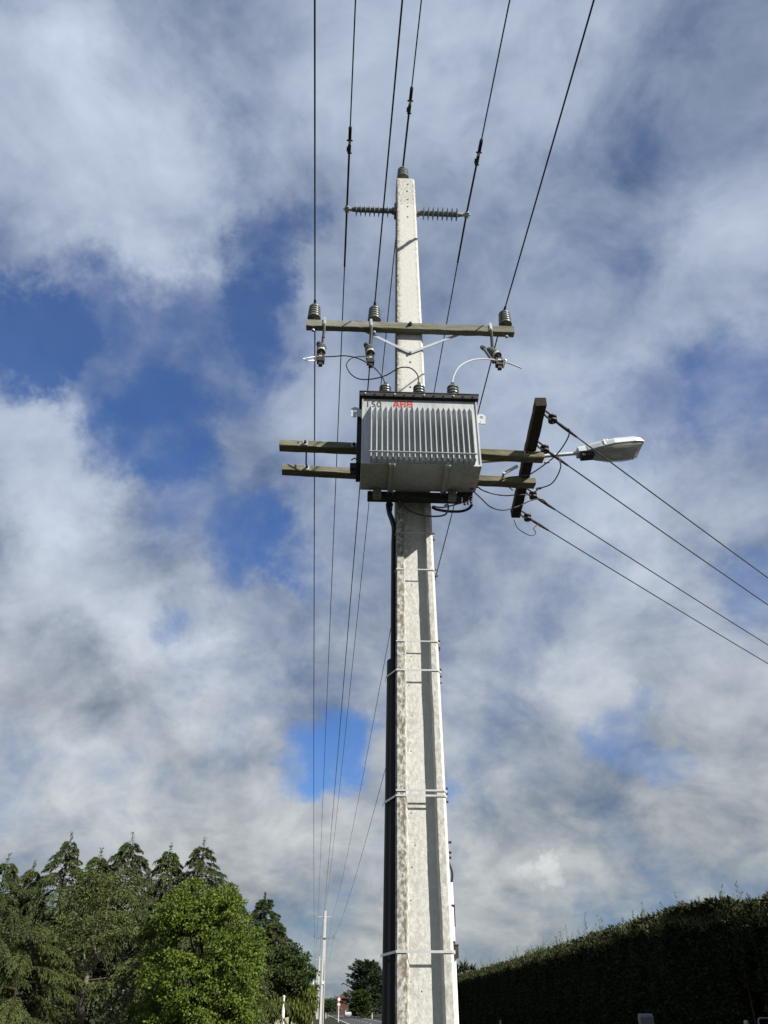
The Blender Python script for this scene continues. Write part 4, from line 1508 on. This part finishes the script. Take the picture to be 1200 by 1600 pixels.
def broadleaf(base, lobes, label, mat, seed, nclump, nleaf, leaf, name, trunk_h, trunk_r, clump_r=.34, flat=.7, droop=.35, group=None, bark=None, limbs=True, inner=.72):
    """crown of leaf clumps spread over overlapping lobes (centre, radii) given relative to the base"""
    rg = np.random.default_rng(seed)
    base = Vector(base)
    b0 = np.array(base)
    t = thing(name, label, 'tree', base, group)
    bark = bark or M_BARKD
    part(MB().tube([base, base + Z * trunk_h * .5, base + Z * trunk_h], [trunk_r, trunk_r * .8, trunk_r * .5], 8), 'trunk', bark, t, smooth=True)
    vol = np.array([l[1][0] * l[1][1] + l[1][0] * l[1][2] for l in lobes])
    cnt = np.maximum(3, (vol / vol.sum() * nclump).astype(int))
    Cs, Ds, Ls, Ws = [], [], [], []
    mbr = MB()
    for (c, r), n_ in zip(lobes, cnt):
        c, r = np.array(c, float), np.array(r, float)
        v = unit(rg.normal(size=(n_, 3)))
        cc = c + v * r * rg.uniform(inner, 1.05, n_)[:, None]
        cc[:, 2] = np.maximum(cc[:, 2], .2)
        if limbs:
            mbr.tube([base + Z * min(trunk_h * .8, max(.3, c[2] * .5)), base + Vector(c * np.array([.5, .5, .85])), base + Vector(c)], [trunk_r * .35, trunk_r * .2, .015], 5)
        for q in range(n_):
            m_ = int(nleaf * rg.uniform(.6, 1.3))
            s = clump_r * rg.uniform(.7, 1.3)
            p = unit(rg.normal(size=(m_, 3))) * (rg.uniform(.15, 1, m_) ** .5)[:, None] * np.array([s, s, s * flat]) + cc[q]
            Cs.append(b0 + p)
            Ds.append(unit((p - cc[q]) / s * .6 + v[q] * .35 + np.array([0, 0, -droop]) + rg.normal(0, .5, (m_, 3))))
            Ls.append(rg.uniform(leaf * .7, leaf * 1.35, m_))
            Ws.append(rg.uniform(leaf * .5, leaf * .85, m_))
    if limbs:
        part(mbr, 'limbs', bark, t)
    C = np.concatenate(Cs)
    leaf_object('crown', C, np.concatenate(Ds), np.concatenate(Ls), np.concatenate(Ws), mat, t, rg)
    return t


# the fresh green maple
Ym = 30.5
bm_ = at_ground(312, Ym)
lob = []
for (px, py, r, dy) in [(312, 1415, 1.15, 0), (275, 1430, .95, -.3), (355, 1425, .95, -.2), (385, 1475, .85, .2), (250, 1470, .9, .2), (310, 1475, 1.35, -.5), (365, 1520, 1.1, -.4), (255, 1530, 1.0, -.3),
                        (300, 1545, 1.35, -.7), (340, 1580, 1.3, -.6), (270, 1590, 1.2, -.4), (385, 1570, .7, 0), (225, 1590, .7, .2), (310, 1640, 1.4, -.2), (300, 1400, .75, .6), (345, 1402, .6, .3)]:
    c = at_y(px, py, Ym + dy) - bm_
    lob.append(((c.x, c.y, c.z), (r * .78, r * .78, r * .66)))
broadleaf(bm_, lob, 'round fresh green maple in front of the cedar row', M_MAPLE, 21, 620, 95, .095, 'maple_tree', 3.2, .13, clump_r=.27, flat=.6, droop=.45)

# conifers between the maple and the cypress
conifer(at_ground(402, 88), height_at(1405, 88), 3.4, 'grey green conifer rising between the maple and the dark cypress', M_MACRO, 111, nb=130, droop=.45, tw=34, nd=13, leaf=(.16, .30), power=.5)
conifer(at_ground(425, 84), height_at(1442, 84), 2.6, 'brownish conifer shoulder just above the dark cypress', M_CEDAR, 112, nb=120, droop=.42, tw=32, nd=13, leaf=(.16, .30), power=.42)
# dark cypress hanging over the verge
Yc = 72
bc = at_ground(452, Yc)
lob = []
for (px, py, rx, rz, dy) in [(445, 1492, 1.3, .75, 0), (462, 1500, 1.0, .6, -.4), (425, 1500, 1.3, .8, 0), (470, 1520, 1.0, .6, 0), (440, 1522, 1.8, .8, -.5), (483, 1535, .6, .5, -.2), (415, 1530, 1.4, .8, 0), (455, 1540, 1.4, .7, -.6)]:
    c = at_y(px, py, Yc + dy) - bc
    lob.append(((c.x, c.y, c.z), (rx, rx, rz)))
cy = broadleaf(bc, lob, 'dark cypress with layered clumps leaning over the verge', M_MACRO, 31, 260, 70, .20, 'cypress_tree', 4.5, .2, clump_r=.48, flat=.5, droop=.1)
rg = np.random.default_rng(32)
Cs = []
for (px, py, rx, rz) in [(480, 1552, .8, .8), (470, 1572, 1.0, .9), (450, 1570, 1.3, .9), (430, 1575, 1.2, .9), (488, 1562, .35, .9), (415, 1580, 1.0, .8), (478, 1585, .6, .6)]:
    c = np.array(at_y(px, py, Yc - .8))
    Cs.append(c + unit(rg.normal(size=(1500, 3))) * (rg.uniform(.3, 1, 1500) ** .5)[:, None] * np.array([rx, rx, rz]))
C = np.concatenate(Cs)
leaf_object('hanging_sprays', C, unit(rg.normal(0, .28, (len(C), 3)) + np.array([0, 0, -1.0])), rg.uniform(.25, .55, len(C)), rg.uniform(.07, .13, len(C)), M_MACROY, cy, rg)

# dark spiky tree across the road before the bend, and far trees
def spiky(px, pytop, Y, rad, label, seed, group=None, mat=None, nb=110):
    return conifer(at_ground(px, Y), height_at(pytop, Y, px), rad, label, mat or M_DEEP, seed, nb=nb, bare=.04, droop=-.08, tw=14, nd=9, leaf=(.45, .9), power=.42, up=.45, name='macrocarpa_tree', group=group)


spiky(572, 1506, 200, 5.2, 'dark spiky macrocarpa across the road before the bend', 51)
spiky(598, 1530, 205, 5.5, 'dark macrocarpa partly hidden by the transformer pole', 52)
spiky(630, 1520, 215, 5.5, 'dark macrocarpa fully behind the transformer pole', 53)
spiky(564, 1552, 193, 2.2, 'paler low macrocarpa bush in front of the dark spiky one', 54, mat=M_MACRO)
for i, (px, py, Y, rr) in enumerate(((512, 1566, 420, 5), (520, 1560, 430, 6), (528, 1562, 440, 6), (505, 1570, 450, 6))):
    broadleaf(at_ground(px, Y), [((0, 0, 3.0), (rr * .5, rr * .5, 2.4)), ((rr * .3, 0, 4.2), (rr * .35, rr * .3, 1.8)), ((-rr * .3, 1, 3.4), (rr * .4, rr * .3, 2.0))], ['rounded dark tree at the end of the road beside the sign', 'tallest rounded dark tree at the end of the road', 'rounded dark tree touching the brick house', 'low dark tree at the end of the road behind the white poles'][i], M_DEEP, 60 + i, 60, 40, .5, 'far_tree', 2.5, .3, clump_r=1.2, limbs=False)
# palm-like top above the hedge
def cabbage(px, py, Y, label, seed, s=1.0):
    rg = np.random.default_rng(seed)
    b = at_ground(px, Y)
    H = height_at(py, Y, px)
    t = thing('cabbage_tree', label, 'tree', b)
    part(MB().tube([b, b + Z * (H - 1.0 * s)], [.25, .16], 8), 'trunk', M_BARKD, t)
    Cs, Ds = [], []
    for hx in ((0, 0, -.9), (.9, 0, -1.2), (-.9, .2, -1.3), (1.7, 0, -1.7), (-1.6, 0, -1.8)):
        c = np.array(b) + np.array([hx[0] * s, hx[1] * s, H + hx[2] * s])
        d = unit(rg.normal(size=(70, 3)) + np.array([0, 0, .25]))
        Cs.append(np.repeat(c[None], 70, 0))
        Ds.append(d)
    C, D = np.concatenate(Cs), np.concatenate(Ds)
    leaf_object('crown', C, D, rg.uniform(.7, 1.2, len(C)) * s, np.full(len(C), .16 * s), M_DEEP, t, rg)


cabbage(728, 1500, 110, 'spiky cabbage tree top showing over the hedge beside the pole', 71, 1.0)
cabbage(852, 1477, 60, 'small dark tree top just showing over the hedge', 72, .6)


# ------------------------------------------------------------------ hedges
def hedge(path, H, thick, label, seed, dens, sprig, name='hedge', topj=.1):
    """path: ground points of the visible face; the body lies to its right"""
    rg = np.random.default_rng(seed)
    t = thing(name, label, 'hedge', path[0])
    core = MB()
    Cs, Ds = [], []
    Ct, Dt, Lt = [], [], []
    Cp, Dp, Lp = [], [], []
    for p0, p1 in zip(path[:-1], path[1:]):
        d = (p1 - p0)
        L = d.length
        d.normalize()
        rt = Vector((d.y, -d.x, 0))
        if rt.x < 0:
            rt = -rt
        ins = .25
        a, b, c, e = p0 + rt * ins + d * ins, p1 + rt * ins - d * ins * 0, p1 + rt * (thick - ins), p0 + rt * (thick - ins) + d * ins
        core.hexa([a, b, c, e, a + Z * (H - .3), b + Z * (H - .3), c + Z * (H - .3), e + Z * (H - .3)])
        dn, rn, pn = np.array(d), np.array(rt), np.array(p0)
        # leaves thin out with distance from the viewer, where they shrink below a pixel
        def along(n):
            u = rg.random(n)
            far = np.array([(p0 + d * (L * x)).length for x in np.linspace(0, 1, 50)])
            w = 1 / np.maximum(far, 8) ** 1.35
            cdf = np.cumsum(w) / w.sum()
            return np.interp(u, np.concatenate([[0], cdf]), np.linspace(0, 1, 51)) * L
        def wav(s, k):
            return .10 * np.sin(s * .9 + k) + .07 * np.sin(s * 2.3 + 2 * k) + .05 * np.sin(s * 5.1 + k)
        n1 = int(dens * 26000)
        s = along(n1)
        z = rg.uniform(.02, 1, n1) * H
        out = wav(s, 1) * np.sin(z * 1.7 + s) + rg.normal(0, .07, n1)
        p = pn + dn * s[:, None] + rn * (out + .18)[:, None]
        p[:, 2] = z
        Cs.append(p)
        Ds.append(unit(-rn * .8 + np.array([0, 0, .35]) + rg.normal(0, .55, (n1, 3))))
        n2 = int(dens * 15000)
        s = along(n2)
        w_ = rg.uniform(-.05, 1, n2) ** 1.0 if False else rg.random(n2)
        p = pn + dn * s[:, None] + rn * (w_ * thick)[:, None]
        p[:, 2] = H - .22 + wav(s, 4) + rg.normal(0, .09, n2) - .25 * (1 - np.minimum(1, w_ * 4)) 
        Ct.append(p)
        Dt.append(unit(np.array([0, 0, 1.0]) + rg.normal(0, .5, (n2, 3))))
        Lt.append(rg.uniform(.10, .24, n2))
        # upright shoots
        n3 = int(sprig * 5.0 * L)
        for q in range(n3):
            s0 = along(1)[0]
            hh = rg.gamma(1.6, .15) + .10
            bp = pn + dn * s0 + rn * rg.uniform(.15, thick * .9)
            bp[2] = H - .25 + wav(s0, 4)
            k_ = int(14 + 26 * hh)
            zz = rg.uniform(0, 1, k_)
            lean = rg.normal(0, .12, 2)
            pp = bp + np.stack([lean[0] * hh * zz, lean[1] * hh * zz, hh * zz], 1) + rg.normal(0, .02, (k_, 3))
            Cp.append(pp)
            Dp.append(unit(np.stack([rg.normal(0, .45, k_), rg.normal(0, .45, k_), np.full(k_, .9)], 1)))
            Lp.append(rg.uniform(.08, .16, k_) * (1.2 - .5 * zz))
    for p, q in ((path[0], path[1]), (path[-1], path[-2])):          # leafy ends
        dn = np.array((q - p).normalized())
        rn = np.array([abs(dn[1]), -dn[0] * np.sign(dn[1]), 0])
        n4 = 6000
        pe = np.array(p) + rn * (rg.random(n4) * thick)[:, None] + dn * (.05 + .12 * rg.random(n4))[:, None]
        pe[:, 2] = rg.uniform(.02, 1, n4) * (H - .1)
        Cs.append(pe)
        Ds.append(unit(-dn * .8 + np.array([0, 0, .35]) + rg.normal(0, .55, (n4, 3))))
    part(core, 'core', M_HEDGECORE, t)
    C, D = np.concatenate(Cs), np.concatenate(Ds)
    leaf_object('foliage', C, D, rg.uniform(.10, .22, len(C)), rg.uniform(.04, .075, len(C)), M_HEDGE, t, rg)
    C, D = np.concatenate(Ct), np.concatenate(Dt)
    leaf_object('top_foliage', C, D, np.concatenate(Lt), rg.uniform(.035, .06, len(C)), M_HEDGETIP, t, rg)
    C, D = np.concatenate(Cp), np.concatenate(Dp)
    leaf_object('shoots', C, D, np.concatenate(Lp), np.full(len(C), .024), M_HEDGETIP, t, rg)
    return t


HH = 4.3


def hedge_pt(px, py):
    r = ray(px, py)
    q = Vector((0, 0, EYE)) + r * ((HH - .15 - EYE) / r.z)
    return Vector((q.x, q.y, 0))


h1 = [hedge_pt(1128, 1413), hedge_pt(1030, 1432), hedge_pt(850, 1489), hedge_pt(716, 1527), hedge_pt(690, 1534)]
hedge(h1, HH, 2.2, 'tall clipped dark hedge with pale shoots along the road', 91, .8, 3.2)
h2 = [Vector((10.9, 9.0, 0)), Vector((10.5, 16, 0)), Vector((10.1, 24.3, 0))]
hedge(h2, HH - .12, 2.0, 'dark hedge continuing past the letterbox gap', 92, .7, 2.5)
# lit sprig column at the hedge corner
rg = np.random.default_rng(95)
c = h1[0]
t = thing('hedge_shoot', 'pale straggly growth sticking out at the hedge corner', 'shrub', c + Vector((-.1, -.3, 0)))
zz = rg.uniform(2.0, HH - .1, 900)
C = np.stack([c.x + .15 + rg.normal(0, .12, 900) + .1 * np.sin(zz * 4), c.y - .25 + rg.normal(0, .12, 900), zz], 1)
leaf_object('foliage', C, unit(rg.normal(0, .6, (900, 3)) + np.array([.2, -.3, .5])), rg.uniform(.1, .2, 900), np.full(900, .035), M_HEDGE, t, rg)
part(MB().tube([c + Vector((.15, -.2, 0)), c + Vector((.15, -.22, HH - .4))], [.03, .012], 6), 'stem', M_BARKD, t)

# ------------------------------------------------------------------ roadside things
# speed sign
b = R(3.75, 137)
t = thing('speed_sign', 'round red rimmed speed limit sign on a white post in the verge', 'road sign', b)
part(MB().box(b + Z * 1.6, (.09, .09, 3.2), (VR, VD, Z)), 'post', M_WHITE, t)
part(MB().lathe(b + Z * 2.85 - VD * .05, -VD, [(.27, 0), (.27, .02)], 24), 'rim', M_RED, t)
part(MB().lathe(b + Z * 2.85 - VD * .075, -VD, [(.19, 0), (.19, .004)], 24), 'face', M_WHITE, t)
part(MB().box(b + Z * 2.2 - VD * .055, (.4, .012, .22), (VR, VD, Z)), 'lower_plate', M_WHITE, t)
# short poles along the fence line
for (px, d, h, lab) in ((485.5, 128, 4.6, 'slim white post by the fence line, nearer the cypress'), (487.8, 122, 4.6, 'slim white post by the fence line, beside the half hidden power pole')):
    lat = (px - 490) / 1440 * d
    b = R(lat, d)
    t = thing('marker_post', lab, 'post', b)
    part(MB().lathe(b, Z, [(.12, 0), (.10, h * .7), (.08, h)], 10), 'shaft', M_WHITE, t)
    part(MB().lathe(b + Z * h, Z, [(.06, 0), (.07, .1), (.02, .2)], 10), 'cap', M_WHITE, t)
# stubby white post before the cypress
d = 42
b = R((443 - 490) / 1440 * d, d)
hp = EYE + (1577 - 1555) / 1712 * d
t = thing('white_post', 'white post with a narrow neck standing before the cypress', 'post', b)
part(MB().lathe(b, Z, [(.085, 0), (.080, hp - .75), (.078, hp - .6), (.045, hp - .48), (.042, hp - .12)], 12), 'shaft', M_WHITE, t, smooth=True)
part(MB().lathe(b + Z * (hp - .125), Z, [(.042, 0), (.058, .04), (.058, .09), (.03, .12)], 12), 'cap', M_WHITE, t, smooth=True)
# low paling fence with pale posts
f0, f1, fl, fh = 48.0, 126.0, -1.95, 1.05
t = thing('paling_fence', 'low grey paling fence with pale posts along the verge', 'fence', R(fl, f0))
mbp = MB().box(R(fl, f0 + 0.0) + Z * (fh / 2), (.03, .32, fh), (VR, VD, Z))
pal = part(mbp, 'paling', M_FENCE, t)
npal = int((f1 - f0) / .34)
for i in range(1, npal):
    c = pal.copy()
    COL.objects.link(c)
    c.parent = t
    c.location = VD * (.34 * i) + Z * (.012 * math.sin(i * 7.3))
pst = part(MB().box(R(fl + .075, f0) + Z * (fh / 2 + .03), (.11, .11, fh + .06), (VR, VD, Z)), 'post', M_FENCEP, t)
for i in range(1, int((f1 - f0) / 2.4)):
    c = pst.copy()
    COL.objects.link(c)
    c.parent = t
    c.location = VD * (2.4 * i)
for z in (.3, .8):
    part(MB().box(R(fl + .032, (f0 + f1) / 2, z), (.03, f1 - f0, .07), (VR, VD, Z)), 'rail', M_FENCE, t)


# letterbox
def on_ray(px, py, Y):
    return at_y(px, py, Y)


q = on_ray(1009, 1592, 27.0)
b = Vector((q.x, q.y, 0))
t = thing('letterbox', 'small grey metal letterbox on a post before the dark hedge', 'letterbox', b)
w = .38
prof = [(-.14, -.13), (.14, -.13), (.14, .03), (.1, .10), (0, .13), (-.1, .10), (-.14, .03)]
vs = [q + Vector((s * w / 2, y, z)) for s in (-1, 1) for y, z in prof]
k7 = len(prof)
fs = [tuple(range(k7)), tuple(range(2 * k7 - 1, k7 - 1, -1))] + [(i, i + k7, (i + 1) % k7 + k7, (i + 1) % k7) for i in range(k7)]
part(MB().add(vs, fs), 'box', M_BOXM, t)
part(MB().box(q + Vector((0, -.145, .05)), (w * .7, .012, .03)), 'slot_flap', M_STEEL, t)
part(MB().box(b + Z * ((q.z - .12) / 2), (.09, .09, q.z - .12)), 'post', M_FENCE, t)
# stakes and a gate rail
for (px, py, Y, lab) in ((1165, 1594, 24.0, 'pale wooden stake by the gap in the hedge'), (782, 1594, 62.0, 'pale wooden stake at the foot of the long hedge')):
    q = on_ray(px, py, Y)
    b = Vector((q.x, q.y, 0))
    alone(MB().lathe(b, Z, [(.07, 0), (.065, q.z - .05), (.04, q.z)], 8), 'stake', M_FENCEP, lab, 'stake', b)
q = on_ray(1184, 1591, 23.0)
q2_ = on_ray(1240, 1591, 23.0)
b = Vector((q.x, q.y, 0))
t = thing('farm_gate', 'grey tubular gate frame in the hedge gap', 'gate', b)
part(MB().tube([b + Z * .1, q - Z * .06, q - Z * .02 + Vector((.02, 0, 0)), q + Vector((.06, 0, 0)), q2_], .022, 8), 'top_rail', M_STEEL, t, smooth=True)
for z in (.25, .5, .8, 1.1):
    part(MB().cyl(b + Z * z, Vector((q2_.x, q2_.y, z)), .016, n=8), 'rail', M_STEEL, t)
part(MB().cyl(Vector((q2_.x, q2_.y, 0)), q2_, .03, n=8), 'end_post', M_STEEL, t)

# parked car near the bend
b = R(8.9, 235)
t = thing('parked_car', 'silver car on the road before the bend', 'car', b)
axr = (VR, VD, Z)


def cpt(x, y, z):
    return b + VR * x + VD * y + Z * z


pr = [(-2.1, .35), (-2.15, .75), (-1.9, .95), (-1.35, 1.0), (-.8, 1.42), (.7, 1.46), (1.5, 1.02), (2.1, .92), (2.2, .6), (2.15, .35)]
for (nm, hw, ps, mt) in (('body', .86, pr, M_CARP),):
    vs = [cpt(s * (hw if z < 1.05 else hw * .82), y, z) for s in (-1, 1) for y, z in ps]
    kk = len(ps)
    fs = [tuple(range(kk)), tuple(range(2 * kk - 1, kk - 1, -1))] + [(i, i + kk, (i + 1) % kk + kk, (i + 1) % kk) for i in range(kk)]
    part(MB().add(vs, fs), nm, mt, t)
part(MB().hexa([cpt(-.7, -1.28, 1.04), cpt(.7, -1.28, 1.04), cpt(.62, -.84, 1.40), cpt(-.62, -.84, 1.40), cpt(-.7, -1.33, 1.06), cpt(.7, -1.33, 1.06), cpt(.62, -.89, 1.42), cpt(-.62, -.89, 1.42)]), 'windscreen', M_GLASS, t)
for s in (-1, 1):
    part(MB().box(cpt(s * .72, .1, 1.22), (.06, 1.7, .26), axr), 'side_window', M_GLASS, t)
    part(MB().box(cpt(s * .6, -2.16, .72), (.34, .03, .12), axr), 'headlight', M_WHITE, t)
    for y in (-1.35, 1.35):
        wq = part(MB().cyl(cpt(s * .70, y, .32), cpt(s * .88, y, .32), .32, n=16), 'wheel', M_TYRE, t)
        part(MB().cyl(cpt(s * .87, y, .32), cpt(s * .895, y, .32), .2, n=12), 'rim', M_STEEL, wq)

# brick house beyond the bend
b = R(11.5, 345)
t = thing('brick_house', 'red brick house with a brown hipped roof beyond the bend', 'house', b)
part(MB().box(b + Z * 2.5, (6.0, 8, 5.0), axr), 'wall', M_BRICK, t)
e, rz, rt_ = 3.5, 5.0, 7.0
part(MB().add([b + VR * -e + VD * -4.5 + Z * rz, b + VR * e + VD * -4.5 + Z * rz, b + VR * e + VD * 4.5 + Z * rz, b + VR * -e + VD * 4.5 + Z * rz, b + VD * -1.5 + Z * rt_, b + VD * 1.5 + Z * rt_],
              [(0, 1, 4), (1, 2, 5, 4), (2, 3, 5), (3, 0, 4, 5), (3, 2, 1, 0)]), 'roof', M_ROOF, t)
part(MB().box(b + Z * 7.0 + VR * 1.2, (.8, .8, 1.6), axr), 'chimney', M_BRICK, t)
for x in (-1.7, 1.5):
    for z in (1.4, 3.9):
        wdo = part(MB().box(b + VR * x + Z * z - VD * 4.02, (1.3, .1, 1.2), axr), 'window', M_FENCE, t)
        part(MB().box(b + VR * x + Z * z - VD * 4.08, (1.1, .04, 1.0), axr), 'pane', M_GLASS, wdo)
# small yellow warning sign and low posts at the bend
b = R(11.6, 205)
t = thing('warning_sign', 'small yellow diamond sign at the verge before the spiky tree', 'road sign', b)
part(MB().cyl(b, b + Z * 2.6, .05, n=8), 'post', M_STEEL, t)
M_YEL = material('yellow_sign_face', [(.55, .42, .03), (.5, .38, .03)], .5)
part(MB().box(b + Z * 2.5 - VD * .07, (.7, .03, .7), ((VR + Z).normalized(), VD, (Z - VR).normalized())), 'plate', M_YEL, t)
for i, (lat, d) in enumerate(((2.6, 190), (3.2, 200), (11.8, 185))):
    b = R(lat, d)
    t = thing('edge_marker', ['short white edge marker in the verge past the speed sign', 'short white edge marker just before the bend', 'short white edge marker across the road by the spiky tree'][i], 'edge marker', b)
    part(MB().box(b + Z * .5, (.12, .06, 1.0), axr), 'blade', M_WHITE, t)
    part(MB().box(b + Z * .8 - VD * .035, (.08, .012, .15), axr), 'reflector', M_RED, t)
